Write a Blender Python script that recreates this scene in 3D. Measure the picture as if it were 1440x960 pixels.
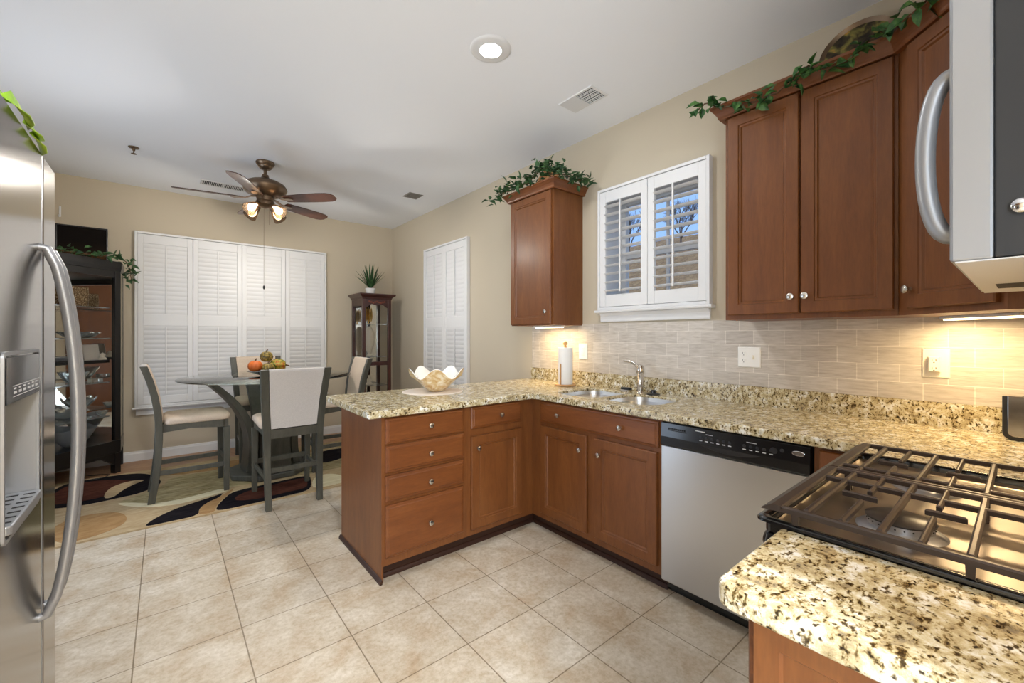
import bpy, bmesh, math, random
from mathutils import Vector, Matrix
random.seed(7)
PI = math.pi
SC = bpy.context.scene
COL = SC.collection
for _o in list(bpy.data.objects):
    bpy.data.objects.remove(_o, do_unlink=True)

# ------------------------------------------------------------------ camera, world, sun, exposure
EYE = 1.2993
cam_d = bpy.data.cameras.new('camera')
cam_d.sensor_width = 36.0
cam_d.lens = 594.9 * 36.0 / 1440.0
cam_d.shift_y = -8.4 / 1440.0
cam_d.clip_start = 0.02
cam = bpy.data.objects.new('camera', cam_d)
COL.objects.link(cam)
cam.location = (0, 0, EYE)
cam.rotation_euler = (PI / 2, 0, -0.688)
SC.camera = cam
SC.view_settings.view_transform = 'Standard'
SC.view_settings.look = 'None'
SC.view_settings.gamma = 1.0
SC.view_settings.use_curve_mapping = False
SC.view_settings.exposure = 0.14
CAN_W = 13.5          # recessed lamp over the sink run
ADDED_CAN_W = 74.0         # each unseen recessed lamp added behind the viewpoint as fill
FAN_W = 31.0           # each fan lamp
HOOD_W = 3.0          # lamp under the microwave
STRIP_W = 3.3         # each under-cabinet lamp
SIDE_FILL_W = 175.0        # added fill light at an invented glazed door left behind the viewpoint
PATIO_FILL_W = 26.0        # added fill light at an invented patio door of the dining area

world = bpy.data.worlds.new('world')
SC.world = world
world.use_nodes = True
wn = world.node_tree.nodes
wn['Background'].inputs[0].default_value = (0.30, 0.50, 0.92, 1)
wn['Background'].inputs[1].default_value = 1.15

sun_d = bpy.data.lights.new('sun', 'SUN')
sun_d.energy = 2.2
sun_d.angle = 0.01
sun_d.color = (1.0, 0.93, 0.82)
sun = bpy.data.objects.new('sun', sun_d)
COL.objects.link(sun)
sun.rotation_euler = Vector((0.15, -0.55, -0.75)).to_track_quat('-Z', 'Y').to_euler()

# room constants
RX, FY, CZ = 2.563, 5.865, 2.847     # right wall, far wall, ceiling
NY, LX, BY = -0.29, -1.25, -3.6      # near wall behind the range, left wall, back wall
CT = 0.914                           # worktop height

# ------------------------------------------------------------------ materials
def srgb(r, g, b):
    f = lambda c: (c / 255 / 12.92) if c <= 10 else ((c / 255 + 0.055) / 1.055) ** 2.4
    return (f(r), f(g), f(b), 1)

def new_mat(name, col=(200, 200, 200), rough=0.5, metal=0.0, spec=0.5, coat=0.0, trans=0.0, emit=None, estr=0.0, alpha=1.0, ior=1.45):
    m = bpy.data.materials.new(name)
    m.use_nodes = True
    b = m.node_tree.nodes['Principled BSDF']
    b.inputs['Base Color'].default_value = srgb(*col)
    b.inputs['Roughness'].default_value = rough
    b.inputs['Metallic'].default_value = metal
    b.inputs['Specular IOR Level'].default_value = spec
    b.inputs['Coat Weight'].default_value = coat
    b.inputs['Coat Roughness'].default_value = 0.25
    b.inputs['Transmission Weight'].default_value = trans
    b.inputs['IOR'].default_value = ior
    b.inputs['Alpha'].default_value = alpha
    if emit:
        b.inputs['Emission Color'].default_value = srgb(*emit)
        b.inputs['Emission Strength'].default_value = estr
    return m

class NT:
    """small node-tree helper"""
    def __init__(s, m):
        s.t = m.node_tree; s.n = s.t.nodes; s.b = s.n['Principled BSDF']
    def add(s, typ, **kw):
        nd = s.n.new(typ)
        for k, v in kw.items():
            if k.startswith('i_'):
                nd.inputs[k[2:].replace('_', ' ')].default_value = v
            else:
                setattr(nd, k, v)
        return nd
    def link(s, a, b): s.t.links.new(a, b)
    def pos(s, scale=(1, 1, 1), loc=(0, 0, 0), obj=False):
        if obj:
            out = s.add('ShaderNodeTexCoord').outputs['Object']
        else:
            out = s.add('ShaderNodeNewGeometry').outputs['Position']
        mp = s.add('ShaderNodeMapping')
        mp.inputs['Scale'].default_value = scale
        mp.inputs['Location'].default_value = loc
        s.link(out, mp.inputs['Vector'])
        return mp.outputs['Vector']
    def noise(s, vec, scale, detail=4, rough=0.55, dist=0.0):
        nd = s.add('ShaderNodeTexNoise')
        nd.inputs['Scale'].default_value = scale
        nd.inputs['Detail'].default_value = detail
        nd.inputs['Roughness'].default_value = rough
        nd.inputs['Distortion'].default_value = dist
        s.link(vec, nd.inputs['Vector'])
        return nd.outputs['Fac']
    def ramp(s, fac, stops, interp='LINEAR'):
        r = s.add('ShaderNodeValToRGB')
        r.color_ramp.interpolation = interp
        els = r.color_ramp.elements
        while len(els) < len(stops): els.new(0.5)
        for e, (p, c) in zip(els, stops):
            e.position = p; e.color = srgb(*c)
        s.link(fac, r.inputs['Fac'])
        return r.outputs['Color']
    def mix(s, fac, a, b, mode='MIX'):
        m = s.add('ShaderNodeMix', data_type='RGBA', blend_type=mode)
        if isinstance(fac, float): m.inputs[0].default_value = fac
        else: s.link(fac, m.inputs[0])
        for sock, v in ((m.inputs[6], a), (m.inputs[7], b)):
            if isinstance(v, tuple): sock.default_value = srgb(*v)
            else: s.link(v, sock)
        return m.outputs[2]
    def bump(s, h, strength=0.2, dist=0.01):
        b = s.add('ShaderNodeBump')
        b.inputs['Strength'].default_value = strength
        b.inputs['Distance'].default_value = dist
        s.link(h, b.inputs['Height'])
        s.link(b.outputs['Normal'], s.b.inputs['Normal'])
    def base(s, c): s.link(c, s.b.inputs['Base Color'])

def m_wood(name, dark, mid, light, scale, rough=0.32, coat=0.25, obj=False):
    m = new_mat(name, mid, rough, coat=coat)
    t = NT(m)
    v = t.pos(scale, obj=obj)
    a = t.noise(v, 3.0, 6, 0.6, 0.6)
    c = t.ramp(a, [(0.22, dark), (0.5, mid), (0.8, light)])
    v2 = t.pos(tuple(x * 5 for x in scale), obj=obj)
    g = t.noise(v2, 6.0, 3, 0.6)
    g2 = t.ramp(g, [(0.35, (222, 222, 222)), (0.6, (255, 255, 255))])
    t.base(t.mix(0.5, c, g2, 'MULTIPLY'))
    return m

M = {}
M['wall'] = new_mat('wall_paint', (194, 182, 160), 0.75, spec=0.25)
t = NT(M['wall']); t.bump(t.noise(t.pos(), 180, 2), 0.06, 0.002)
M['ceiling'] = new_mat('ceiling_paint', (240, 241, 243), 0.8, spec=0.2)
M['white'] = new_mat('white_paint', (222, 221, 219), 0.4)
M['cherry'] = m_wood('cherry_vertical', (100, 56, 24), (115, 67, 30), (128, 79, 38), (5, 5, 0.7), 0.44, 0.15)
M['cherry_h'] = m_wood('cherry_horizontal', (98, 53, 22), (116, 65, 28), (132, 79, 38), (0.9, 0.9, 6), 0.44, 0.15)
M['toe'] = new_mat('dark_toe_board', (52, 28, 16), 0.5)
M['nickel'] = new_mat('satin_nickel', (205, 200, 192), 0.25, 1.0)
M['chrome'] = new_mat('chrome', (225, 225, 228), 0.08, 1.0)
M['black_gloss'] = new_mat('black_gloss', (14, 14, 15), 0.12, coat=0.5)
M['black_plastic'] = new_mat('black_plastic', (30, 30, 32), 0.32)
M['dark_grey'] = new_mat('dark_grey_panel', (48, 49, 51), 0.45)
M['grey_print'] = new_mat('pale_print', (205, 205, 205), 0.5)
M['outlet'] = new_mat('outlet_plastic', (240, 238, 232), 0.35)
M['ivory'] = new_mat('ivory_plastic', (236, 226, 204), 0.35)
M['slot'] = new_mat('dark_slot', (25, 22, 20), 0.6)
M['paper'] = new_mat('paper_towel', (238, 236, 232), 0.9)
t = NT(M['paper']); t.bump(t.noise(t.pos(), 220, 1), 0.3, 0.003)
M['bamboo'] = new_mat('pale_wood', (196, 150, 96), 0.45)

def m_steel(name, col, rough, scale, amt=0.12):
    m = new_mat(name, col, rough, 1.0)
    t = NT(m)
    n = t.noise(t.pos(scale), 4.0, 3, 0.6)
    r = t.add('ShaderNodeMapRange')
    r.inputs['To Min'].default_value = max(0.02, rough - amt); r.inputs['To Max'].default_value = rough + amt
    t.link(n, r.inputs['Value']); t.link(r.outputs['Result'], t.b.inputs['Roughness'])
    t.bump(n, 0.03, 0.002)
    return m
M['steel_dw'] = m_steel('brushed_steel', (196, 195, 193), 0.30, (90, 90, 1.5), 0.05)
t = NT(M['steel_dw']); t.b.inputs['Anisotropic'].default_value = .75; t.b.inputs['Anisotropic Rotation'].default_value = .25
tg = t.add('ShaderNodeTangent', direction_type='RADIAL', axis='Z'); t.link(tg.outputs[0], t.b.inputs['Tangent'])
M['steel_fr'] = m_steel('fridge_steel', (150, 144, 138), 0.13, (90, 90, 1.5), 0.03)
M['steel_sink'] = new_mat('sink_steel', (214, 214, 214), 0.28, 1.0)
M['steel_lt'] = new_mat('pale_steel', (166, 168, 171), 0.42, 0.75)
M['steel_top'] = new_mat('amber_steel_top', (150, 138, 124), 0.3, 0.85)
M['grey_metal'] = new_mat('grey_metal', (150, 151, 153), 0.4, 0.6)

# floor tile
m = M['tile'] = new_mat('beige_floor_tile', (200, 185, 160), 0.42)
t = NT(m)
TS = 0.3613
v = t.pos((1, 1, 1), (-0.6275 + 20 * TS, -1.8572 + 20 * TS, 0))
bk = t.add('ShaderNodeTexBrick', offset=0.0, squash=1.0)
bk.inputs['Color1'].default_value = srgb(222, 213, 199)
bk.inputs['Color2'].default_value = srgb(214, 205, 191)
bk.inputs['Mortar'].default_value = srgb(150, 137, 118)
bk.inputs['Scale'].default_value = 1.0
bk.inputs['Mortar Size'].default_value = 0.0028
bk.inputs['Mortar Smooth'].default_value = 0.3
bk.inputs['Brick Width'].default_value = TS
bk.inputs['Row Height'].default_value = TS
t.link(v, bk.inputs['Vector'])
n1 = t.noise(t.pos((1, 1, 1)), 5.5, 6, 0.62, 0.4)
c1 = t.ramp(n1, [(0.3, (214, 198, 178)), (0.5, (234, 229, 220)), (0.72, (255, 255, 254))])
n2 = t.noise(t.pos((1, 1, 1)), 45, 4, 0.7)
c2 = t.ramp(n2, [(0.3, (228, 222, 210)), (0.6, (255, 255, 255))])
t.base(t.mix(1.0, t.mix(1.0, bk.outputs['Color'], c1, 'MULTIPLY'), c2, 'MULTIPLY'))
t.bump(bk.outputs['Fac'], -0.25, 0.004)

# dining wood floor
m = M['oak'] = new_mat('tan_wood_floor', (176, 136, 100), 0.4)
t = NT(m)
bk = t.add('ShaderNodeTexBrick', offset=0.37)
bk.inputs['Color1'].default_value = srgb(184, 146, 110)
bk.inputs['Color2'].default_value = srgb(166, 126, 92)
bk.inputs['Mortar'].default_value = srgb(110, 80, 56)
bk.inputs['Scale'].default_value = 1.0
bk.inputs['Mortar Size'].default_value = 0.0012
bk.inputs['Brick Width'].default_value = 1.2
bk.inputs['Row Height'].default_value = 0.085
t.link(t.pos(), bk.inputs['Vector'])
g = t.ramp(t.noise(t.pos((2, 25, 1)), 3, 5), [(0.3, (215, 205, 195)), (0.65, (255, 255, 255))])
t.base(t.mix(1.0, bk.outputs['Color'], g, 'MULTIPLY'))

# granite
m = M['granite'] = new_mat('speckled_granite', (205, 190, 150), 0.16, spec=0.55)
t = NT(m)
p = t.pos()
big = t.noise(p, 24, 6, 0.72, 0.2)
c = t.ramp(big, [(0.34, (128, 116, 94)), (0.42, (170, 152, 114)), (0.49, (194, 180, 142)), (0.56, (210, 202, 178)), (0.63, (230, 229, 224))])
gn = t.noise(t.pos((1.0, 1.6, 1.0), (3, 1, 2)), 62, 3, 0.6, 0.15)
sp = t.ramp(gn, [(0.325, (84, 72, 56)), (0.37, (146, 130, 102)), (0.42, (218, 210, 192)), (0.46, (255, 255, 255))])
c = t.mix(1.0, c, sp, 'MULTIPLY')
bn = t.noise(t.pos((1, 1, 1), (7, 5, 3)), 105, 2, 0.5, 0.1)
fl = t.ramp(bn, [(0.31, (70, 60, 50)), (0.37, (190, 180, 160)), (0.42, (255, 255, 255))])
t.base(t.mix(1.0, c, fl, 'MULTIPLY'))

# backsplash tile (on the right wall: along y, up z)
m = M['splash'] = new_mat('striated_wall_tile', (208, 200, 188), 0.35)
t = NT(m)
sx = t.add('ShaderNodeSeparateXYZ'); t.link(t.pos(), sx.inputs[0])
cx = t.add('ShaderNodeCombineXYZ'); t.link(sx.outputs['Y'], cx.inputs['X']); t.link(sx.outputs['Z'], cx.inputs['Y'])
mp = t.add('ShaderNodeMapping'); mp.inputs['Location'].default_value = (3.05 - 0.746 + 0.002, 0.79 - 0.300, 0)
t.link(cx.outputs[0], mp.inputs['Vector'])
bk = t.add('ShaderNodeTexBrick', offset=0.5)
bk.inputs['Color1'].default_value = srgb(214, 206, 196)
bk.inputs['Color2'].default_value = srgb(196, 188, 178)
bk.inputs['Mortar'].default_value = srgb(236, 230, 220)
bk.inputs['Scale'].default_value = 1.0
bk.inputs['Mortar Size'].default_value = 0.0013
bk.inputs['Brick Width'].default_value = 0.1525
bk.inputs['Row Height'].default_value = 0.079
t.link(mp.outputs[0], bk.inputs['Vector'])
st = t.ramp(t.noise(t.pos((1, 7, 60)), 1.6, 6, 0.65, 0.3), [(0.3, (216, 211, 204)), (0.5, (240, 238, 234)), (0.7, (255, 255, 255))])
t.base(t.mix(1.0, bk.outputs['Color'], st, 'MULTIPLY'))

# fabrics and furniture
def m_fabric(name, col, sc=260):
    m = new_mat(name, col, 0.95, spec=0.1)
    t = NT(m)
    v = t.pos((1, 1, 6), obj=True); v2 = t.pos((6, 6, 1), obj=True)
    a = t.noise(v, sc * 0.35, 2); b = t.noise(v2, sc * 0.35, 2)
    w = t.mix(0.5, t.ramp(a, [(0.3, (222, 222, 222)), (0.7, (255, 255, 255))]), t.ramp(b, [(0.3, (222, 222, 222)), (0.7, (255, 255, 255))]))
    t.base(t.mix(1.0, (col[0], col[1], col[2]), w, 'MULTIPLY'))
    t.bump(a, 0.15, 0.002)
    return m
M['linen'] = m_fabric('linen_fabric', (206, 202, 198))
M['tan_linen'] = m_fabric('tan_linen_fabric', (206, 188, 168))
M['grey_wood'] = m_wood('grey_washed_wood', (58, 57, 50), (72, 71, 62), (86, 84, 74), (8, 8, 1.2), 0.45, 0.1, obj=True)
M['glass_top'] = new_mat('table_glass', (225, 240, 235), 0.02, trans=1.0, ior=1.45)
M['glass'] = new_mat('clear_glass', (250, 252, 251), 0.01, trans=1.0, ior=1.1)
M['crystal'] = new_mat('cut_crystal', (235, 240, 240), 0.06, trans=0.85, ior=1.5)
M['frost'] = new_mat('grey_frosted_glass', (196, 200, 206), 0.3, trans=0.5, ior=1.4)
M['mirror'] = new_mat('mirror_back', (228, 226, 222), 0.02, 1.0)
M['black_wood'] = new_mat('black_lacquer', (22, 20, 20), 0.3, coat=0.3)
M['mahogany'] = m_wood('dark_mahogany', (42, 16, 12), (62, 26, 20), (80, 36, 26), (6, 6, 0.8), 0.28, 0.4)
M['inlay'] = new_mat('red_gold_inlay', (116, 52, 30), 0.4)
M['bronze'] = new_mat('antique_bronze', (122, 102, 82), 0.36, 0.8)
M['blade'] = m_wood('walnut_blade', (52, 30, 20), (74, 42, 30), (92, 56, 40), (4, 4, 4), 0.35, 0.2, obj=True)
M['shade_glass'] = new_mat('bronze_tinted_shade', (160, 140, 120), 0.08, trans=0.8, ior=1.06)
M['bulb'] = new_mat('lit_bulb', (255, 240, 215), 0.3, emit=(255, 240, 216), estr=18)
M['can_glow'] = new_mat('lit_ceiling_lens', (255, 255, 255), 0.3, emit=(255, 252, 246), estr=14)
M['strip_glow'] = new_mat('lit_strip_lens', (255, 240, 215), 0.3, emit=(255, 222, 168), estr=5)
M['leaf'] = new_mat('ivy_green', (44, 84, 34), 0.45)
t = NT(M['leaf']); t.base(t.ramp(t.noise(t.pos(), 38, 2), [(0.3, (30, 62, 26)), (0.5, (50, 92, 40)), (0.72, (96, 136, 66))]))
M['leaf_dark'] = new_mat('dark_green_leaf', (36, 70, 34), 0.5)
t = NT(M['leaf_dark']); t.base(t.ramp(t.noise(t.pos(), 30, 2), [(0.3, (28, 52, 28)), (0.55, (46, 80, 40)), (0.75, (86, 116, 70))]))
M['leaf_lime'] = new_mat('lime_leaf', (164, 204, 44), 0.4)
t = NT(M['leaf_lime']); t.base(t.ramp(t.noise(t.pos(), 14, 2), [(0.38, (140, 186, 30)), (0.55, (182, 216, 70)), (0.7, (226, 240, 190))]))
M['stem'] = new_mat('brown_stem', (92, 66, 40), 0.7)
M['iron'] = new_mat('cast_iron', (64, 54, 48), 0.34, 0.35)
M['burner_cap'] = new_mat('burner_cap', (60, 56, 54), 0.3, 0.3)
M['burner_alu'] = new_mat('burner_ring', (190, 190, 192), 0.35, 0.9)
M['orange'] = new_mat('orange_pumpkin', (206, 104, 40), 0.5)
M['gourd'] = new_mat('mottled_gourd', (110, 96, 40), 0.45)
t = NT(M['gourd']); t.base(t.ramp(t.noise(t.pos(), 60, 3), [(0.35, (60, 54, 30)), (0.5, (120, 100, 44)), (0.65, (176, 150, 70))]))
M['gourd_g'] = new_mat('striped_gourd', (120, 120, 40), 0.45)
t = NT(M['gourd_g']); t.base(t.ramp(t.noise(t.pos((1, 1, 1)), 34, 2), [(0.4, (84, 96, 32)), (0.52, (186, 160, 50)), (0.62, (176, 60, 34))]))
M['capiz'] = new_mat('amber_capiz_shell', (214, 186, 136), 0.25, coat=0.4)
t = NT(M['capiz']); t.base(t.ramp(t.noise(t.pos(), 26, 4, 0.6, 0.8), [(0.3, (196, 148, 86)), (0.5, (222, 196, 146)), (0.7, (242, 232, 208))]))
M['plate_rust'] = new_mat('rust_gold_plate', (168, 112, 56), 0.4)
t = NT(M['plate_rust']); t.base(t.ramp(t.noise(t.pos(), 24, 3), [(0.35, (128, 76, 34)), (0.6, (192, 142, 84))]))
M['plate_art'] = new_mat('dark_painted_plate', (60, 50, 36), 0.3)
t = NT(M['plate_art']); t.base(t.ramp(t.noise(t.pos((1, 1, 1)), 16, 3, 0.5, 0.5), [(0.36, (36, 30, 24)), (0.47, (66, 56, 34)), (0.56, (126, 118, 60)), (0.66, (206, 150, 66))]))
M['canvas'] = new_mat('dark_canvas', (34, 28, 24), 0.6)
M['basket'] = new_mat('glitter_bronze', (150, 116, 80), 0.4, 0.4)
t = NT(M['basket']); t.base(t.ramp(t.noise(t.pos(), 140, 2), [(0.4, (92, 66, 42)), (0.55, (160, 126, 88)), (0.66, (226, 206, 170))]))
M['gold'] = new_mat('gold_leaf', (190, 150, 70), 0.3, 0.7)
M['cream_cer'] = new_mat('cream_ceramic', (222, 208, 188), 0.35)
M['print_card'] = new_mat('pale_card', (206, 196, 184), 0.6)
M['cloth'] = new_mat('pale_runner_cloth', (226, 216, 206), 0.9)
M['cable'] = new_mat('black_cable', (20, 20, 20), 0.5)
# rug colours
def m_rug(name, c1, c2):
    m = new_mat(name, c1, 0.95, spec=0.05)
    t = NT(m)
    t.base(t.ramp(t.noise(t.pos((1, 3, 1)), 9, 6, 0.7), [(0.35, c1), (0.65, c2)]))
    t.bump(t.noise(t.pos(), 400, 1), 0.3, 0.003)
    return m
M['rug_tan'] = m_rug('rug_tan', (166, 142, 106), (188, 168, 134))
M['rug_gold'] = m_rug('rug_gold', (148, 114, 74), (172, 138, 96))
M['rug_black'] = m_rug('rug_black', (22, 20, 24), (36, 32, 34))
M['rug_red'] = m_rug('rug_dark_red', (64, 36, 30), (88, 54, 42))
M['rug_sage'] = m_rug('rug_sage', (136, 122, 84), (186, 172, 134))
M['rug_cream'] = m_rug('rug_cream', (206, 194, 156), (222, 212, 180))
# outdoors
M['litter'] = new_mat('leaf_litter', (128, 100, 70), 0.95)
t = NT(M['litter']); t.base(t.ramp(t.noise(t.pos(), 3.2, 8, 0.75), [(0.3, (84, 66, 46)), (0.5, (134, 106, 72)), (0.7, (172, 146, 104))]))
M['bark'] = new_mat('grey_bark', (120, 104, 90), 0.9)
M['siding'] = new_mat('grey_siding', (170, 170, 168), 0.8)
M['roofing'] = new_mat('brown_roof', (98, 82, 70), 0.9)


# ------------------------------------------------------------------ geometry helpers
class Fr:
    """a frame: u runs along a face, n points out of it, z is up"""
    def __init__(s, o, u, n):
        s.o = Vector(o); s.u = Vector(u).normalized(); s.n = Vector(n).normalized()
    def __call__(s, u, d, z): return s.o + s.u * u + s.n * d + Vector((0, 0, z))
WORLD = lambda x, y, z: Vector((x, y, z))

class MB:
    def __init__(s, fr=WORLD): s.v = []; s.f = []; s.m = []; s.fr = fr
    def add(s, verts, faces, m=0):
        b = len(s.v); s.v += [tuple(s.fr(*p)) for p in verts]
        s.f += [tuple(b + i for i in f) for f in faces]; s.m += [m] * len(faces)
        return s
    def raw(s, verts, faces, m=0):
        b = len(s.v); s.v += [tuple(p) for p in verts]
        s.f += [tuple(b + i for i in f) for f in faces]; s.m += [m] * len(faces)
        return s
    def box(s, x0, x1, y0, y1, z0, z1, m=0):
        v = [(x, y, z) for x in (x0, x1) for y in (y0, y1) for z in (z0, z1)]
        return s.add(v, [(0, 1, 3, 2), (4, 6, 7, 5), (0, 4, 5, 1), (2, 3, 7, 6), (0, 2, 6, 4), (1, 5, 7, 3)], m)
    def loft(s, rings, m=0, closed=True, caps=True):
        n = len(rings[0]); v = [p for r in rings for p in r]; f = []
        for i in range(len(rings) - 1):
            for j in range(n if closed else n - 1):
                k = (j + 1) % n
                f.append((i * n + j, i * n + k, (i + 1) * n + k, (i + 1) * n + j))
        if caps:
            f.append(tuple(range(n))); f.append(tuple((len(rings) - 1) * n + i for i in range(n)))
        return s.add(v, f, m)
    def prism(s, poly, z0, z1, m=0):
        return s.loft([[(x, y, z0) for x, y in poly], [(x, y, z1) for x, y in poly]], m)
    def prism_u(s, prof, u0, u1, m=0):
        """profile of (d, z) pushed along the frame's u (or x)"""
        return s.loft([[(u0, d, z) for d, z in prof], [(u1, d, z) for d, z in prof]], m)
    def lathe(s, prof, c=(0, 0, 0), n=20, m=0, axis=None, caps=True):
        """profile of (r, h); axis: direction of h (default z)"""
        ax = Vector(axis).normalized() if axis else Vector((0, 0, 1))
        a = ax.orthogonal().normalized(); b = ax.cross(a); c = Vector(c)
        rings = [[tuple(c + ax * h + (a * math.cos(2 * PI * k / n) + b * math.sin(2 * PI * k / n)) * max(r, 1e-4)) for k in range(n)] for r, h in prof]
        return s.loft(rings, m, True, caps)
    def tube(s, pts, r, n=8, m=0, caps=True, flat=1.0):
        pts = [Vector(p) for p in pts]; N = len(pts)
        rs = r if isinstance(r, (list, tuple)) else [r] * N
        up = None; rings = []
        for i, p in enumerate(pts):
            t = (pts[min(i + 1, N - 1)] - pts[max(i - 1, 0)]).normalized()
            if up is None: up = t.orthogonal().normalized()
            up = (up - t * up.dot(t))
            up = up.normalized() if up.length > 1e-6 else t.orthogonal().normalized()
            w = t.cross(up)
            rings.append([tuple(p + (up * math.cos(2 * PI * k / n) + w * math.sin(2 * PI * k / n) * flat) * rs[i]) for k in range(n)])
        return s.loft(rings, m, True, caps)
    def nest(s, u0, u1, z0, z1, rings, m=0):
        """nested rectangles on the frame: list of (inset, depth); the last ring is filled"""
        R = [[(u0 + i, d, z0 + i), (u1 - i, d, z0 + i), (u1 - i, d, z1 - i), (u0 + i, d, z1 - i)] for i, d in rings]
        return s.loft(R, m)
    def sphere(s, c, r, m=0, n=14, sq=(1, 1, 1)):
        k = n // 2 + 1
        rings = []
        for i in range(1, k):
            a = PI * i / k
            rings.append([(c[0] + r * sq[0] * math.sin(a) * math.cos(2 * PI * j / n), c[1] + r * sq[1] * math.sin(a) * math.sin(2 * PI * j / n), c[2] + r * sq[2] * math.cos(a)) for j in range(n)])
        return s.loft(rings, m)

def root(name, label, cat, loc=(0, 0, 0), group=None):
    o = bpy.data.objects.new(name, None)
    o.empty_display_size = 0.05
    COL.objects.link(o); o.location = loc
    o['label'] = label; o['category'] = cat
    if group: o['group'] = group
    return o

def top_of(o):
    while o.parent: o = o.parent
    return o

def obj(name, mb, mats, parent=None, bevel=0.0, smooth=False, base=None, seg=2, label=None, angle=38, weld=False):
    """links mb as one mesh object. Under a parent the vertices are stored relative to the thing's base."""
    if not isinstance(mats, (list, tuple)): mats = [mats]
    if parent is not None:
        off = Vector(top_of(parent).location)
    else:
        if base is None:
            xs, ys, zs = zip(*mb.v)
            base = ((min(xs) + max(xs)) / 2, (min(ys) + max(ys)) / 2, min(zs))
        off = Vector(base)
    me = bpy.data.meshes.new(name)
    me.from_pydata([tuple(Vector(p) - off) for p in mb.v], [], mb.f)
    for k in mats: me.materials.append(k)
    for p, k in zip(me.polygons, mb.m): p.material_index = k
    bm = bmesh.new(); bm.from_mesh(me)
    if weld: bmesh.ops.remove_doubles(bm, verts=bm.verts, dist=1e-5)
    bmesh.ops.recalc_face_normals(bm, faces=bm.faces)
    bm.to_mesh(me); bm.free()
    if smooth:
        for p in me.polygons: p.use_smooth = True
        me.set_sharp_from_angle(angle=math.radians(angle))
    o = bpy.data.objects.new(name, me)
    COL.objects.link(o)
    if parent is not None: o.parent = parent
    else: o.location = off
    if bevel:
        b = o.modifiers.new('bevel', 'BEVEL'); b.width = bevel; b.segments = seg; b.limit_method = 'ANGLE'; b.angle_limit = math.radians(40)
        b.harden_normals = False
    if label: o['label'] = label
    return o

def tag(o, label, cat, group=None, kind=None):
    o['label'] = label; o['category'] = cat
    if group: o['group'] = group
    if kind: o['kind'] = kind
    return o

def struct(name, mb, mats, **kw):
    o = obj(name, mb, mats, **kw); o['kind'] = 'structure'
    return o

def dup(r, loc, rotz=0.0, label=None):
    c = r.copy(); COL.objects.link(c); c.location = loc; c.rotation_euler = (0, 0, rotz)
    if label: c['label'] = label
    for ch in list(r.children):
        d = ch.copy(); COL.objects.link(d); d.parent = c
        for g in list(ch.children):
            e = g.copy(); COL.objects.link(e); e.parent = d
    return c

def arc(cx, cy, r, a0, a1, n):
    return [(cx + r * math.cos(math.radians(a0 + (a1 - a0) * i / n)), cy + r * math.sin(math.radians(a0 + (a1 - a0) * i / n))) for i in range(n + 1)]

def rrect(x0, x1, y0, y1, r, n=6):
    return arc(x1 - r, y1 - r, r, 0, 90, n) + arc(x0 + r, y1 - r, r, 90, 180, n) + arc(x0 + r, y0 + r, r, 180, 270, n) + arc(x1 - r, y0 + r, r, 270, 360, n)

def area_lamp(name, loc, size, watts, col, direction, shape='DISK', sy=None):
    d = bpy.data.lights.new(name, 'AREA'); d.energy = watts; d.color = col; d.shape = shape; d.size = size
    if sy: d.size_y = sy
    o = bpy.data.objects.new(name, d); COL.objects.link(o); o.location = loc
    o.rotation_euler = Vector(direction).to_track_quat('-Z', 'Y').to_euler()
    return o

# ------------------------------------------------------------------ the room
struct('floor', MB().box(LX - .15, RX + .15, BY - .1, 4.15, -.12, 0.0), M['tile'])
struct('trim_1', MB().box(LX - .15, RX + .15, 4.15, FY + .15, -.12, 0.0), M['oak'])
struct('ceiling', MB().box(LX - .15, RX + .15, BY - .1, FY + .15, CZ, CZ + .15), M['ceiling'])
struct('wall_far', MB().box(LX - .15, RX + .15, FY, FY + .15, 0, CZ), M['wall'])
struct('wall_left', MB().box(LX - .15, LX, BY, -3.3, 0, CZ).box(LX - .15, LX, -.5, 2.7, 0, CZ).box(LX - .15, LX, 4.2, FY, 0, CZ).box(LX - .15, LX, -3.3, -.5, 2.3, CZ).box(LX - .15, LX, 2.7, 4.2, 2.15, CZ), M['wall'])
def added_glazed_door(name, y0, y1, z1):  # unseen doors in the left wall, invented as openings for fill light
    mb = MB()
    for a in (y0, (y0 + y1) / 2 - .04, y1 - .08): mb.box(LX - .1, LX - .02, a, a + .08, 0, z1)
    mb.box(LX - .1, LX - .02, y0 + .08, (y0 + y1) / 2 - .04, 0, .1).box(LX - .1, LX - .02, (y0 + y1) / 2 + .04, y1 - .08, 0, .1)
    mb.box(LX - .1, LX - .02, y0 + .08, (y0 + y1) / 2 - .04, z1 - .1, z1).box(LX - .1, LX - .02, (y0 + y1) / 2 + .04, y1 - .08, z1 - .1, z1)
    struct(name, mb, M['white'])
added_glazed_door('added_door_2', -3.3, -.5, 2.3)
added_glazed_door('added_door_1', 2.7, 4.2, 2.15)
area_lamp('added_side_fill', (LX - .2, -1.9, 1.15), 2.0, SIDE_FILL_W, (.80, .90, 1.0), (1, .1, .5), 'RECTANGLE', 2.6)  # added lamp, tilted up to brighten the ceiling and cabinets
area_lamp('added_patio_fill', (LX - .2, 3.45, 1.05), 1.4, PATIO_FILL_W, (.78, .89, 1.0), (1, -.1, .6), 'RECTANGLE', 1.8)  # added lamp, tilted up to lift the dining ceiling
W0, W1, WZ0, WZ1 = 1.235, 2.02, 1.505, 2.345          # kitchen window opening in the right wall
struct('wall_right', MB().box(RX, RX + .28, BY, W0, 0, CZ).box(RX, RX + .28, W1, FY, 0, CZ).box(RX, RX + .28, W0, W1, 0, WZ0).box(RX, RX + .28, W0, W1, WZ1, CZ), M['wall'])
struct('wall_near', MB().box(.5, RX, NY - .12, NY, 0, CZ), M['wall'])
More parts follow.
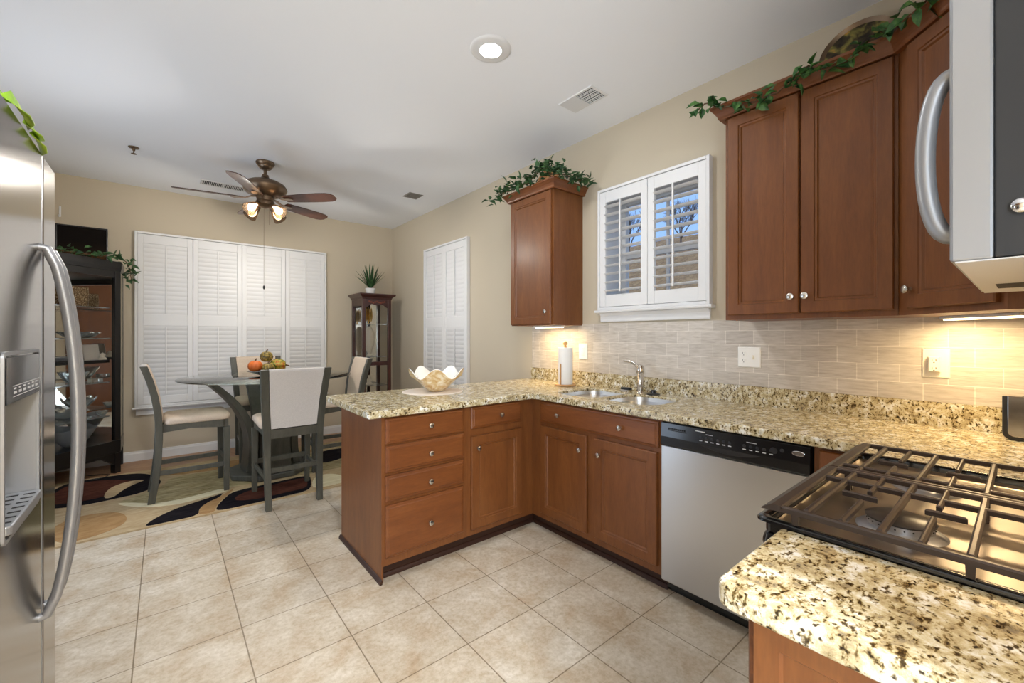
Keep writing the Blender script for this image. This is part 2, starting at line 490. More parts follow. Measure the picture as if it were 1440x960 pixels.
struct('wall_back', MB().box(LX, RX, BY - .12, BY, 0, CZ), M['wall'])

def baseboard(name, fr, u0, u1):
    struct(name, MB(fr).prism_u([(0, 0), (.014, 0), (.014, .075), (.010, .085), (.008, .098), (0, .1)], u0, u1), M['white'])
baseboard('baseboard_far', Fr((0, FY, 0), (1, 0, 0), (0, -1, 0)), LX, RX - .014)
baseboard('baseboard_right', Fr((RX, 0, 0), (0, 1, 0), (-1, 0, 0)), 2.87, FY)
baseboard('baseboard_left', Fr((LX, 0, 0), (0, 1, 0), (1, 0, 0)), BY, FY - .014)

# striated tile between worktop and wall cabinets, its own thin cladding
struct('trim_2', MB().box(RX - .009, RX, NY, 2.822, 1.016, 1.39), M['splash'])

# kitchen window in the right wall: double-hung sash with pane
wf = MB()
struct('trim_3', MB().box(RX + .002, RX + .199, W0, W0 + .008, WZ0, WZ1).box(RX + .002, RX + .199, W1 - .008, W1, WZ0, WZ1).box(RX + .002, RX + .199, W0 + .008, W1 - .008, WZ0, WZ0 + .008).box(RX + .002, RX + .199, W0 + .008, W1 - .008, WZ1 - .008, WZ1), M['white'])
X0, X1 = RX + .20, RX + .25
wf.box(X0, X1, W0, W0 + .045, WZ0, WZ1).box(X0, X1, W1 - .045, W1, WZ0, WZ1).box(X0, X1, W0 + .045, W1 - .045, WZ0, WZ0 + .045).box(X0, X1, W0 + .045, W1 - .045, WZ1 - .045, WZ1)
wf.box(X0 + .005, X1 - .005, W0 + .045, W1 - .045, 1.89, 1.945)
wf.box(X0 + .015, X1 - .015, 1.62, 1.64, WZ0 + .045, 1.89).box(X0 + .015, X1 - .015, 1.62, 1.64, 1.945, WZ1 - .045)
struct('window_1', wf, M['white'], bevel=.003)
struct('window_2', MB().box(RX + .223, RX + .227, W0 + .045, W1 - .045, WZ0 + .045, 1.89).box(RX + .223, RX + .227, W0 + .045, W1 - .045, 1.945, WZ1 - .045), M['glass'])

# ------------------------------------------------------------------ outdoors, seen through the louvres
hill = MB(); nx, ny = 26, 22
pts = []
for i in range(nx):
    for j in range(ny):
        x = RX + 1.2 + i * 1.6; y = -14 + j * 2.6
        k = i / (nx - 1)
        z = -.6 + 11.7 * k * k * (3 - 2 * k) + random.uniform(-.12, .12) * (1 + 3 * k)
        pts.append((x, y, z))
hill.raw(pts, [(i * ny + j, (i + 1) * ny + j, (i + 1) * ny + j + 1, i * ny + j + 1) for i in range(nx - 1) for j in range(ny - 1)])
h_ = struct('ground', hill, M['litter'], smooth=True)
def bare_tree(x, y, z, hgt, seed, label):
    rnd = random.Random(seed)
    trunk = MB(); tw = MB()
    def grow(p, d, L, r, lv):
        mid = p + d * L * .5 + Vector((rnd.uniform(-1, 1), rnd.uniform(-1, 1), 0)) * L * .04
        q = p + d * L
        (trunk if lv < 2 else tw).tube([p, mid, q], [r, r * .85, r * .66], 5 if lv < 2 else 3)
        if lv >= 5: return
        for k in range(4 if lv else 5):
            a = rnd.uniform(0, 2 * PI); s = rnd.uniform(.35, .8)
            nd = (d + Vector((math.cos(a) * s, math.sin(a) * s, rnd.uniform(-.05, .3)))).normalized()
            grow(q - d * L * rnd.uniform(0, .3), nd, L * rnd.uniform(.6, .78), r * .55, lv + 1)
    grow(Vector((x, y, z)), Vector((rnd.uniform(-.05, .05), rnd.uniform(-.05, .05), 1)).normalized(), hgt * .32, hgt * .02, 0)
    r_ = root('bare_tree', label, 'tree', (x, y, z))
    obj('trunk', trunk, M['bark'], r_); obj('twigs', tw, M['bark'], r_)
bare_tree(28.5, 20.0, 6.6, 5.4, 3, 'bare grey tree outside, seen through the left shutter of the kitchen window')
bare_tree(31.5, 17.3, 7.5, 5.2, 5, 'bare grey tree outside, seen through the right shutter of the kitchen window')


# ------------------------------------------------------------------ kitchen cabinets
def knob(parent, fr, u, d, z):
    mb = MB()
    mb.lathe([(.0075, 0), (.0055, .006), (.0055, .013), (.0135, .017), (.0155, .021), (.0145, .025), (.008, .028), (.0001, .0285)], fr(u, d, z), 16, 0, fr.n)
    return obj('knob', mb, M['nickel'], parent, smooth=True, label='round satin nickel knob')

RAISED = [(0, 0), (0, .015), (.004, .02), (.05, .02), (.053, .015), (.061, .0145), (.066, .008), (.07, .008), (.071, .0085)]
SLAB = [(0, 0), (0, .011), (.004, .014), (.012, .0155), (.017, .02), (.018, .02)]
def cab_door(parent, fr, u0, u1, z0, z1, ku=None, kz=None, name='door'):
    d = obj(name, MB(fr).nest(u0, u1, z0, z1, [(i, e + .0005) for i, e in RAISED]), M['cherry'], parent)
    if ku is not None: knob(d, fr, ku, .02, kz)
    return d
def cab_drawer(parent, fr, u0, u1, z0, z1, knobs, name='drawer'):
    d = obj(name, MB(fr).nest(u0, u1, z0, z1, [(i, e + .0005) for i, e in SLAB]), M['cherry_h'], parent)
    for ku, kz in knobs: knob(d, fr, ku, .02, kz)
    return d

PF = Fr((0, 2.145, 0), (1, 0, 0), (0, -1, 0))
RF = Fr((1.945, 0, 0), (0, 1, 0), (-1, 0, 0))
# peninsula drawer stack
c = root('base_cabinet', 'cherry drawer cabinet with four stacked drawers at the free end of the peninsula', 'cabinet', (1.14, 2.47, 0), 'base cabinets')
obj('carcass', MB().box(.888, 1.4075, 2.145, 2.79, .085, .875), M['cherry'], c)
obj('end_panel', MB().box(.878, .8878, 2.145, 2.79, .0, .875), M['cherry'], c)
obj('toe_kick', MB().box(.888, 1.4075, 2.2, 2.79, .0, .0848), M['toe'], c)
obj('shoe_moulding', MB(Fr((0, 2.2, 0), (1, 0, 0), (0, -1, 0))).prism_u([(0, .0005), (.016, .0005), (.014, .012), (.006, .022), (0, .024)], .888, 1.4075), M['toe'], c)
obj('shoe_moulding', MB(Fr((.8778, 0, 0), (0, 1, 0), (-1, 0, 0))).prism_u([(0, .0005), (.014, .0005), (.013, .012), (.006, .022), (0, .024)], 2.13, 2.80), M['toe'], c)
cab_drawer(c, PF, .897, 1.381, .728, .862, [(1.151, .799)])
cab_drawer(c, PF, .897, 1.381, .576, .716, [(1.151, .643)])
cab_drawer(c, PF, .897, 1.381, .424, .560, [(1.149, .487)])
cab_drawer(c, PF, .897, 1.378, .128, .404, [(1.149, .256)])
# peninsula door cabinet with the blind corner
c = root('base_cabinet', 'cherry cabinet with one drawer above one door, in the inner corner of the peninsula', 'cabinet', (1.9, 2.47, 0), 'base cabinets')
obj('carcass', MB().box(1.4085, 2.545, 2.145, 2.79, .085, .875), M['cherry'], c)
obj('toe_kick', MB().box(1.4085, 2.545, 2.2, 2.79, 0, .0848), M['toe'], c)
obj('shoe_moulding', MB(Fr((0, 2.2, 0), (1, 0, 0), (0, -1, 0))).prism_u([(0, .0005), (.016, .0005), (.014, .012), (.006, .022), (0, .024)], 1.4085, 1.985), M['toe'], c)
cab_drawer(c, PF, 1.436, 1.832, .733, .864, [(1.651, .799)])
cab_door(c, PF, 1.434, 1.836, .122, .688, 1.474, .617)
# sink base
c = root('base_cabinet', 'cherry sink cabinet with two doors under a wide two-knob drawer front', 'cabinet', (2.24, 1.65, 0), 'base cabinets')
obj('carcass', MB().box(1.945, 1.965, 1.166, 2.144, .085, .875).box(1.965, 2.545, 1.166, 1.185, .085, .875).box(1.965, 2.545, 2.125, 2.144, .085, .875).box(1.965, 2.545, 1.185, 2.125, .085, .105).box(2.52, 2.545, 1.185, 2.125, .105, .875), M['cherry'], c)
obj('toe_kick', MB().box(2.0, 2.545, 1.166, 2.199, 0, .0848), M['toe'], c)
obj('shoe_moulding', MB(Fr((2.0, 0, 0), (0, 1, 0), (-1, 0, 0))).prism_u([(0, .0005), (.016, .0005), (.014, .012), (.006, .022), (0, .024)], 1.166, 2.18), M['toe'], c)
cab_drawer(c, RF, 1.185, 2.058, .728, .864, [(1.878, .794), (1.407, .796)])
cab_door(c, RF, 1.655, 2.053, .126, .704, 1.696, .617)
cab_door(c, RF, 1.191, 1.595, .128, .704, 1.552, .617)
# corner cabinet between dishwasher and range
c = root('base_cabinet', 'cherry corner cabinet squeezed between the dishwasher and the black range', 'cabinet', (2.2, .1, 0), 'base cabinets')
obj('carcass', MB().prism([(1.945, .522), (1.945, .345), (1.752, .345), (1.752, -.285), (2.545, -.285), (2.545, .522)], .085, .875), M['cherry'], c)
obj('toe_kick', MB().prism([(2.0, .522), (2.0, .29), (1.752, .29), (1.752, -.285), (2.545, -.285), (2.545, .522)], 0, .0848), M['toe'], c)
cab_door(c, RF, .372, .502, .122, .862)
# cabinet under the small worktop by the viewpoint
c = root('base_cabinet', 'cherry cabinet with a framed side panel under the short worktop left of the range', 'cabinet', (.83, 0, 0), 'base cabinets')
obj('carcass', MB().box(.696, .958, -.285, .262, .085, .875), M['cherry'], c)
obj('side_panel', MB(Fr((.696, 0, 0), (0, 1, 0), (-1, 0, 0))).nest(-.285, .262, .0, .875, [(0, .0002), (0, .008), (.034, .008), (.038, .003), (.04, .003)]), M['cherry'], c)
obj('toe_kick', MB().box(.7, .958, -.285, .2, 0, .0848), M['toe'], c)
UF = Fr((0, .262, 0), (1, 0, 0), (0, 1, 0))
cab_drawer(c, UF, .705, .95, .73, .862, [(.83, .797)])
cab_door(c, UF, .705, .95, .122, .704, .92, .63)

# wall cabinets
WF = Fr((2.238, 0, 0), (0, 1, 0), (-1, 0, 0))
wl = root('wall_cabinet', 'narrow cherry single-door wall cabinet left of the kitchen window', 'cabinet', (2.4, 2.48, 1.376), 'wall cabinets')
obj('carcass', MB().box(2.238, RX - .001, 2.234, 2.726, 1.378, 2.4), M['cherry'], wl)
cab_door(wl, WF, 2.25, 2.718, 1.387, 2.388, 2.29, 1.479)
wr = root('wall_cabinet', 'cherry two-door wall cabinet right of the kitchen window', 'cabinet', (2.4, .65, 1.38), 'wall cabinets')
obj('carcass', MB().box(2.238, RX - .001, .322, .986, 1.378, 2.414), M['cherry'], wr)
cab_door(wr, WF, .655, .968, 1.402, 2.402, .684, 1.477)
cab_door(wr, WF, .332, .648, 1.402, 2.402, .628, 1.477)
wc = root('wall_cabinet', 'cherry corner wall cabinet with a diagonal door beside the microwave', 'cabinet', (2.3, .05, 1.38), 'wall cabinets')
obj('carcass', MB().prism([(2.238, .321), (2.562, .321), (2.562, -.289), (1.953, -.289), (1.953, .036)], 1.378, 2.414), M['cherry'], wc)
DF = Fr((2.238, .321, 0), (-1, -1, 0), (-1, 1, 0))
cab_door(wc, DF, .062, .385, 1.402, 2.402, .082, 1.474)

def offset_path(path, d):
    out = []
    for i, p in enumerate(path):
        ns = []
        for a, b in ((i - 1, i), (i, i + 1)):
            if a < 0 or b >= len(path): continue
            t = Vector((path[b][0] - path[a][0], path[b][1] - path[a][1])).normalized()
            ns.append(Vector((t.y, -t.x)))
        n = ns[0] if len(ns) == 1 else (ns[0] + ns[1]) / (1 + ns[0].dot(ns[1]))
        out.append((p[0] + n.x * d, p[1] + n.y * d))
    return out
CROWN = [(-.018, -.006), (.002, -.006), (.006, .0), (.008, .008), (.018, .026), (.032, .044), (.036, .047), (.038, .058), (-.018, .058)]
def crown(path, z, label, sgn=1):
    offs = [offset_path(path, sgn * (d + .0206)) for d, _ in CROWN]
    rings = [[(offs[k][i][0], offs[k][i][1], z + CROWN[k][1]) for k in range(len(CROWN))] for i in range(len(path))]
    return tag(obj('crown_moulding', MB().loft(rings), M['cherry_h']), label, 'moulding', 'crown mouldings')
crown([(RX - .001, .986), (2.238, .986), (2.238, .321), (1.953, .036), (1.953, -.289)], 2.414, 'long cherry crown moulding along the top of the right wall cabinets')
crown([(RX - .001, 2.726), (2.238, 2.726), (2.238, 2.234), (RX - .001, 2.234)], 2.4, 'short cherry crown moulding around the top of the narrow left wall cabinet', 1)

# ------------------------------------------------------------------ worktops and sink
def cut(o, cutters):
    for q in cutters:
        b = o.modifiers.new('cut', 'BOOLEAN'); b.object = q; b.operation = 'DIFFERENCE'; b.solver = 'EXACT'
    dg = bpy.context.evaluated_depsgraph_get(); dg.update()
    me = bpy.data.meshes.new_from_object(o.evaluated_get(dg))
    o.modifiers.clear(); old = o.data; o.data = me; me.name = old.name
    for q in cutters: bpy.data.objects.remove(q, do_unlink=True)
SINK_L = rrect(2.03, 2.44, 1.69, 2.04, .11, 8)
SINK_R = rrect(2.05, 2.42, 1.30, 1.655, .11, 8)
wt = root('worktop', 'long L-shaped speckled granite worktop over the sink, dishwasher and peninsula', 'worktop', (2.0, 1.6, .876), 'granite worktops')
poly = arc(1.908 - .05, 2.094 - .05, .05, 90, 0, 6) + [(1.908, .372), (1.752, .372), (1.752, -.288), (2.562, -.288), (2.562, 2.858)] + arc(.80 + .012, 2.858 - .012, .012, 90, 180, 3) + arc(.79 + .02, 2.094 + .02, .02, 180, 270, 4)
slab = obj('slab', MB().prism(poly, .876, CT), M['granite'], wt)
k1 = obj('cutter', MB().prism(SINK_L, .8, 1.0), M['granite'], wt); k2 = obj('cutter', MB().prism(SINK_R, .8, 1.0), M['granite'], wt)
cut(slab, [k1, k2])
b = slab.modifiers.new('bevel', 'BEVEL'); b.width = .006; b.segments = 2; b.limit_method = 'ANGLE'; b.angle_limit = math.radians(50)
obj('backsplash', MB().box(2.542, 2.5535, -.288, 2.824, CT + .0005, 1.0155).box(2.5535, 2.5625, -.288, 2.824, CT + .0005, 1.0155), M['granite'], wt)
wt2 = obj('worktop', MB().prism(arc(.668 + .028, .315 - .028, .028, 180, 90, 5) + [(.961, .315), (.961, -.288), (.668, -.288)], .876, CT), M['granite'], bevel=.008, seg=3)
tag(wt2, 'short speckled granite worktop in the foreground left of the black range', 'worktop', 'granite worktops')

sk = root('kitchen_sink', 'undermounted double stainless steel sink set into the granite worktop', 'sink', (2.23, 1.67, .70))
def bowl_part(outl, depth):
    cx_ = sum(p[0] for p in outl) / len(outl); cy_ = sum(p[1] for p in outl) / len(outl)
    def sc(f, z): return [(cx_ + (x - cx_) * f, cy_ + (y - cy_) * f, z) for x, y in outl]
    return MB().loft([sc(1.06, .8752), sc(.988, .8755), sc(.988, .8985), sc(.976, .8985), sc(.965, .86), sc(.95, CT - depth + .03), sc(.9, CT - depth), sc(.2, CT - depth - .004), sc(.2, CT - depth - .012), sc(.93, CT - depth - .012), sc(1.02, .866)], 0)
for nm, ol, dp in (('bowl', SINK_L, .2), ('bowl', SINK_R, .18)):
    b_ = obj(nm, bowl_part(ol, dp), M['steel_sink'], sk, smooth=True)
    cx_ = sum(p[0] for p in ol) / len(ol); cy_ = sum(p[1] for p in ol) / len(ol)
    obj('drain', MB().lathe([(.042, 0), (.042, .003), (.03, .0035), (.026, .001), (.001, .001)], (cx_, cy_, CT - dp - .0035), 20), M['chrome'], b_, smooth=True)

fa = root('kitchen_faucet', 'brushed nickel single-lever kitchen faucet behind the sink', 'faucet', (2.462, 1.642, CT))
fb = MB()
fb.lathe([(.028, 0), (.027, .006), (.022, .012), (.0205, .115), (.0225, .119), (.0225, .126), (.0205, .128)], (2.462, 1.642, CT), 20)
obj('body', fb, M['nickel'], fa, smooth=True)
obj('spout', MB().tube([(2.455, 1.637, CT + .125), (2.43, 1.62, CT + .128), (2.40, 1.60, CT + .112), (2.375, 1.583, CT + .088), (2.36, 1.573, CT + .06)], [.0195, .0205, .0195, .018, .0165], 14), M['nickel'], fa, smooth=True)
obj('head', MB().lathe([(.021, .1285), (.0255, .134), (.027, .152), (.025, .172), (.017, .187), (.003, .192)], (2.462, 1.642, CT), 20), M['nickel'], fa, smooth=True)
obj('lever', MB().tube([(2.462, 1.645, CT + .165), (2.455, 1.67, CT + .185), (2.448, 1.695, CT + .204), (2.442, 1.725, CT + .210), (2.437, 1.755, CT + .213)], [.014, .011, .0085, .007, .0065], 10, flat=1.5), M['nickel'], fa, smooth=True)
sp = root('sink_stopper', 'low dark rubber sink stopper knob right of the faucet', 'sink stopper', (2.462, 1.545, CT))
obj('base', MB().lathe([(.044, 0), (.042, .007), (.028, .013), (.001, .014)], (2.462, 1.545, CT), 20), M['black_plastic'], sp, smooth=True)
obj('grip', MB().lathe([(.020, .013), (.0155, .02), (.0175, .027), (.012, .032), (.001, .033)], (2.462, 1.545, CT), 16), M['black_plastic'], sp, smooth=True)
so = root('sponge_dish', 'small steel dish holding a dark sponge left of the faucet', 'sponge dish', (2.45, 1.745, CT))
obj('dish', MB().loft([[(x, y, z) for x, y in rrect(2.425 - e, 2.475 + e, 1.70 - e, 1.79 + e, .012, 3)] for e, z in ((-.006, CT), (0, CT + .016), (-.003, CT + .016), (-.009, CT + .004))]), M['nickel'], so, smooth=True)
obj('sponge', MB().prism(rrect(2.432, 2.468, 1.708, 1.782, .008, 3), CT + .0045, CT + .03), M['black_plastic'], so, bevel=.003)

# ------------------------------------------------------------------ dishwasher
dw = root('dishwasher', 'stainless steel dishwasher with a black control panel between sink cabinet and range', 'dishwasher', (2.2, .844, 0))
A0, A1 = .528, 1.1635
obj('cabinet_body', MB().box(1.955, 2.53, A0, A1, .095, .872), M['black_plastic'], dw)
obj('kick_plate', MB().box(1.985, 2.0, A0, A1, .02, .094).box(2.0, 2.5, A0, A1, .0, .094), M['black_gloss'], dw)
dd = MB(Fr((1.9545, 0, 0), (0, 1, 0), (-1, 0, 0)))
dd.prism_u([(0, .078), (.026, .078), (.029, .085), (.0305, .4), (.03, .752), (0, .752)], A0, A1)
obj('door', dd, M['steel_dw'], dw, bevel=.003)
DWF = Fr((1.9545, 0, 0), (0, 1, 0), (-1, 0, 0))
cp = MB(DWF).prism_u([(0, .7535), (.031, .7535), (.036, .758), (.036, .80), (.031, .868), (0, .868)], A0, A1)
cpo = obj('control_panel', cp, M['black_gloss'], dw, bevel=.003)
hr = MB(DWF)   # pocket handle below the buttons
hp = [(1.0 - .004 * k, 0) for k in range(1)]
n = 16
top = [(.965 - (.965 - .70) * i / n, .795 + .0 * i) for i in range(n + 1)]
bot = [(.70 + (.965 - .70) * i / n, .795 - .022 * math.sin(PI * i / n) ** .7) for i in range(n + 1)]
hr.loft([[(u, .0362, z) for u, z in top + bot[1:-1]], [(u, .0368, z) for u, z in top + bot[1:-1]]])
obj('pocket_handle', hr, M['slot'], cpo)
vt = MB(DWF)
for k in range(9): vt.box(1.035 + k * .010, 1.042 + k * .010, .0335, .0345, .838, .846)
vt.box(1.03, 1.125, .0345, .0365, .833, .836)
obj('vent', vt, M['slot'], cpo)
for u in [.965 - k * .026 for k in range(6)] + [.775 - k * .026 for k in range(5)]:
    obj('printing', MB(DWF).box(u - .013, u, .0348, .0356, .811, .8145), M['grey_print'], cpo)
    obj('button', MB(DWF).lathe([(.007, .0338), (.0068, .0352), (.005, .0355)], (u - .006, 0, .827), 10, 0, (0, 1, 0)), M['black_plastic'], cpo)
for a, b, e, g_ in ((.94, .985, .852, .8555), (.905, .935, .843, .8455), (.72, .76, .843, .8455)):
    obj('printing', MB(DWF).box(a, b, .033, .0342, e, g_), M['grey_print'], cpo)
obj('button', MB(DWF).lathe([(.0135, .0338), (.013, .0354), (.01, .0357)], (.655, 0, .83), 16, 0, (0, 1, 0)), M['black_plastic'], cpo)
obj('button', MB(DWF).lathe([(.008, .0338), (.008, .0354), (.006, .0357)], (.625, 0, .836), 12, 0, (0, 1, 0)), M['black_plastic'], cpo)
bd = MB(DWF)
el = [(.568 + .022 * math.cos(2 * PI * k / 28), .836 + .0095 * math.sin(2 * PI * k / 28)) for k in range(28)]
bd.loft([[(u, .0335, z) for u, z in el], [(u, .0358, z) for u, z in el], [(.568 + (u - .568) * .9, .0366, .836 + (z - .836) * .86) for u, z in el]])
bdg = obj('badge', bd, M['chrome'], cpo, label='small oval silver badge')
def lettering(name, text, size, fr, u, d, z, mat, parent, flip=False, shear=0.0):
    cu = bpy.data.curves.new(name, 'FONT'); cu.body = text; cu.size = size; cu.align_x = 'CENTER'; cu.align_y = 'CENTER'; cu.extrude = .0004; cu.shear = shear
    to = bpy.data.objects.new(name, cu); COL.objects.link(to)
    dg = bpy.context.evaluated_depsgraph_get(); dg.update()
    me = bpy.data.meshes.new_from_object(to.evaluated_get(dg))
    mb = MB(); mb.v = []; sgn = -1 if flip else 1
    mb.v = [tuple(fr(u + sgn * v.co.x, d + v.co.z, z + v.co.y)) for v in me.vertices]
    mb.f = [tuple(p.vertices) for p in me.polygons]; mb.m = [0] * len(mb.f)
    bpy.data.objects.remove(to, do_unlink=True)
    return obj(name, mb, mat, parent)
lettering('script', 'Whirlpool', .009, DWF, .568, .0368, .836, M['dark_grey'], cpo, flip=True, shear=.2)

# ------------------------------------------------------------------ gas range
rg = root('gas_range', 'black gas range with cast iron grates between the worktops', 'range', (1.36, .03, 0))
obj('oven_body', MB().box(.972, 1.742, -.285, .325, .03, .892), M['black_gloss'], rg, bevel=.004)
ovd = obj('oven_door', MB().box(.982, 1.738, .3255, .352, .22, .74), M['black_gloss'], rg, bevel=.006)
obj('door_handle', MB().tube([(1.05, .353, .69), (1.05, .39, .70), (1.36, .395, .70), (1.67, .39, .70), (1.67, .353, .69)], .011, 10), M['steel_lt'], ovd, smooth=True)
obj('drawer', MB().box(.982, 1.738, .3255, .35, .05, .205), M['black_gloss'], rg, bevel=.006)
cpn = obj('front_panel', MB(Fr((0, .3255, 0), (1, 0, 0), (0, 1, 0))).prism_u([(0, .76), (.03, .76), (.036, .80), (.02, .89), (0, .89)], .972, 1.742), M['black_gloss'], rg, bevel=.004)
for kx in (1.06, 1.2, 1.51, 1.65):
    obj('burner_knob', MB().lathe([(.021, 0), (.02, .018), (.015, .022), (.001, .022)], (kx, .357, .84), 16, 0, (0, 1, .15)), M['black_plastic'], cpn, smooth=True)
ck = MB()
o1 = rrect(.9585, 1.7455, -.286, .364, .02, 4)
def ins(e, z): return [(x, y, z) for x, y in rrect(.9585 + e, 1.7455 - e, -.286 + e, .364 - e, max(.006, .02 - e * .3), 4)]
ck.loft([ins(0, .9145), ins(0, .919), ins(.004, .923), ins(.016, .923), ins(.024, .916), ins(.024, .9005), ins(.016, .9005), ins(.014, .9145)], caps=False)
ck.loft([ins(.013, .893), ins(.013, .914)], caps=False)
obj('rim', ck, M['black_gloss'], rg, smooth=True, angle=50)
cw = MB(); cw.loft([ins(.025, .8925), ins(.025, .9065), ins(.03, .902), ins(.06, .9005)])
obj('cooktop', cw, M['steel_top'], rg, smooth=True, angle=50)
for bx, by, br in ((1.166, .165, .052), (1.525, .165, .046), (1.166, -.12, .046), (1.525, -.12, .05)):
    bb = obj('burner', MB().lathe([(br + .02, .901), (br + .012, .906), (br, .909), (br, .921), (br - .006, .922), (.001, .9221)], (bx, by, 0), 28), M['burner_alu'], rg, smooth=True)
    fl_ = MB()
    for k in range(24):
        a = 2 * PI * k / 24
        fl_.lathe([(.0016, br - .001), (.0016, br + .0012)], (bx, by, .916), 5, 0, (math.cos(a), math.sin(a), 0))
    obj('flame_port', fl_, M['slot'], bb)
    obj('burner_cap', MB().lathe([(br + .003, .9222), (br + .004, .9252), (br - .004, .9285), (.001, .9292)], (bx, by, 0), 28), M['burner_cap'], bb, smooth=True)
def grate(x0, x1, ybars, inner_side):
    g = MB(); zt, zb = .957, .945
    def bar(xa, xb, ya, yb): # bar with a flat top and bevelled flanks
        e = .003
        g.loft([[(xa, ya, zb), (xb, ya, zb), (xb, yb, zb), (xa, yb, zb)], [(xa, ya, zt - e), (xb, ya, zt - e), (xb, yb, zt - e), (xa, yb, zt - e)], [(xa + e, ya + e, zt), (xb - e, ya + e, zt), (xb - e, yb - e, zt), (xa + e, yb - e, zt)]])
    w = .0055
    # wide sloped front bar and the frame
    g.loft([[(x, .350, .942), (x, .348, .946), (x, .330, zt), (x, .314, zt), (x, .311, zt - .004), (x, .314, zb)] for x in (x0, x1)])
    bar(x0, x1, -.27, -.25)
    bar(x0, x0 + .013, -.25, .314); bar(x1 - .013, x1, -.25, .314)
    for y in (.275, .165, .055, -.055, -.18): bar(x0 + .016, x1 - .016, y - w, y + w)
    for xb in ybars: bar(xb - w * .8, xb + w * .8, -.25, .314)
    c_ = (x0 + x1) / 2
    cx_ = 1.166 if x0 < 1.2 else 1.525
    for y in (.22, .112, -.07, -.165):
        bar(x0 + .016, cx_ - .037, y - w * .8, y + w * .8); bar(cx_ + .037, x1 - .016, y - w * .8, y + w * .8)
    bar(cx_ - w * .7, cx_ + w * .7, .20, .26); bar(cx_ - w * .7, cx_ + w * .7, .07, .128)
    for fx in (x0 + .0075, x1 - .0075):
        for fy in (-.2, .055, .29): g.loft([[(fx + s * a, fy + u * a, z) for s, u in ((-1, -1), (1, -1), (1, 1), (-1, 1))] for a, z in ((.005, .9245 if (fx < 1 or fx > 1.7) else .9015), (.006, .95))])
    return g
obj('grate', grate(.957, 1.357, (1.258,), 1), M['iron'], rg)
obj('grate', grate(1.363, 1.73, (1.412,), -1), M['iron'], rg)

# ------------------------------------------------------------------ over-range microwave
mw = root('microwave', 'stainless microwave with a curved handle mounted over the range', 'microwave', (1.37, -.1, 1.42))
obj('casing', MB().box(.99, 1.752, -.288, .0315, 1.4205, 1.86), M['dark_grey'], mw, bevel=.002)
dr_ = obj('door', MB().box(.988, 1.754, .032, .08, 1.419, 1.862), M['steel_lt'], mw, bevel=.004)
N_ = 18; hpts = []
for i in range(N_ + 1):
    a = PI * i / N_
    hpts.append((1.022, .076 + .036 * math.sin(a) ** .8, 1.60 - .135 * math.cos(a)))
obj('door_handle', MB().tube(hpts, .0135, 12, flat=1.0), M['grey_metal'], dr_, smooth=True)
ub = obj('underside', MB().box(.992, 1.75, -.286, .074, 1.4165, 1.4188), M['white'], mw)
us = MB()
for k in range(7): us.box(1.46 + k * .02, 1.472 + k * .02, .0, .045, 1.4155, 1.4164)
obj('vent_slot', us, M['slot'], ub)
obj('cooktop_lamp', MB().box(1.12, 1.30, -.18, -.08, 1.4125, 1.4162), M['strip_glow'], ub)
area_lamp('cooktop_lamp_light', (1.21, -.13, 1.411), .12, HOOD_W, (1.0, .72, .42), (0, 0, -1), 'SQUARE')
obj('side_button', MB().lathe([(.0085, 0), (.011, .004), (.011, .008), (.007, .012), (.001, .013)], (.9895, .0045, 1.493), 16, 0, (-1, 0, 0)), M['chrome'], mw, smooth=True)

# ------------------------------------------------------------------ refrigerator
FX = -.235
fg = root('refrigerator', 'tall side-by-side stainless refrigerator at the left edge', 'refrigerator', (-.62, 1.3, 0))
obj('cabinet_body', MB().box(-1.0, -.312, .80, 1.73, .03, 1.73), M['dark_grey'], fg, bevel=.006)
obj('base_grille', MB().box(-.95, -.30, .82, 1.71, 0, .05), M['black_plastic'], fg)
FF = Fr((0, 0, 0), (0, 1, 0), (1, 0, 0))
def fr_door(y0, y1):
    e = .014
    pr_ = [(-.31, y0), (FX - e, y0)] + arc(FX - e, y0 + e, e, -90, 0, 4)[1:] + arc(FX - e, y1 - e, e, 0, 90, 4) + [(-.31, y1)]
    return MB().prism(pr_, .06, 1.748)
DY0, DY1, DZ0, DZ1 = 1.206, 1.498, .905, 1.268
fd = obj('freezer_door', fr_door(.803, 1.556), M['steel_fr'], fg)
kc = obj('cutter', MB().box(FX - .055, FX + .02, DY0 + .012, DY1 - .012, DZ0 + .012, 1.165), M['grey_metal'], fg)
cut(fd, [kc])
rd = obj('fridge_door', fr_door(1.564, 1.728), M['steel_fr'], fg)
obj('door_gasket', MB().box(-.311, -.2355, 1.5565, 1.5635, .07, 1.747), M['steel_lt'], fg)
def fr_handle(y):
    p = []
    for i in range(23):
        a = i / 22; p.append((FX + .012 + .052 * math.sin(PI * a) ** .6, y, .615 + (1.512 - .615) * a))
    p = [(FX - .002, y, .613)] + p + [(FX - .002, y, 1.514)]
    return MB().tube(p, .0115, 12, flat=.9)
obj('door_handle', fr_handle(1.527), M['grey_metal'], fd, smooth=True)
obj('door_handle', fr_handle(1.593), M['grey_metal'], rd, smooth=True)
# cherry panel and cabinet that box the refrigerator in
ep = root('tall_cabinet', 'cherry end panel and over-refrigerator cabinet boxing in the refrigerator', 'cabinet', (-.8, 1.3, 0))
obj('end_panel', MB().box(-1.235, -.37, 1.742, 1.764, 0, 2.30), M['cherry'], ep)
obj('carcass', MB().box(-1.235, -.66, .80, 1.7415, 1.80, 2.30), M['cherry'], ep)
EF = Fr((-.66, 0, 0), (0, 1, 0), (1, 0, 0))
cab_door(ep, EF, .81, 1.265, 1.81, 2.29, 1.23, 1.86)
cab_door(ep, EF, 1.275, 1.732, 1.81, 2.29, 1.31, 1.86)
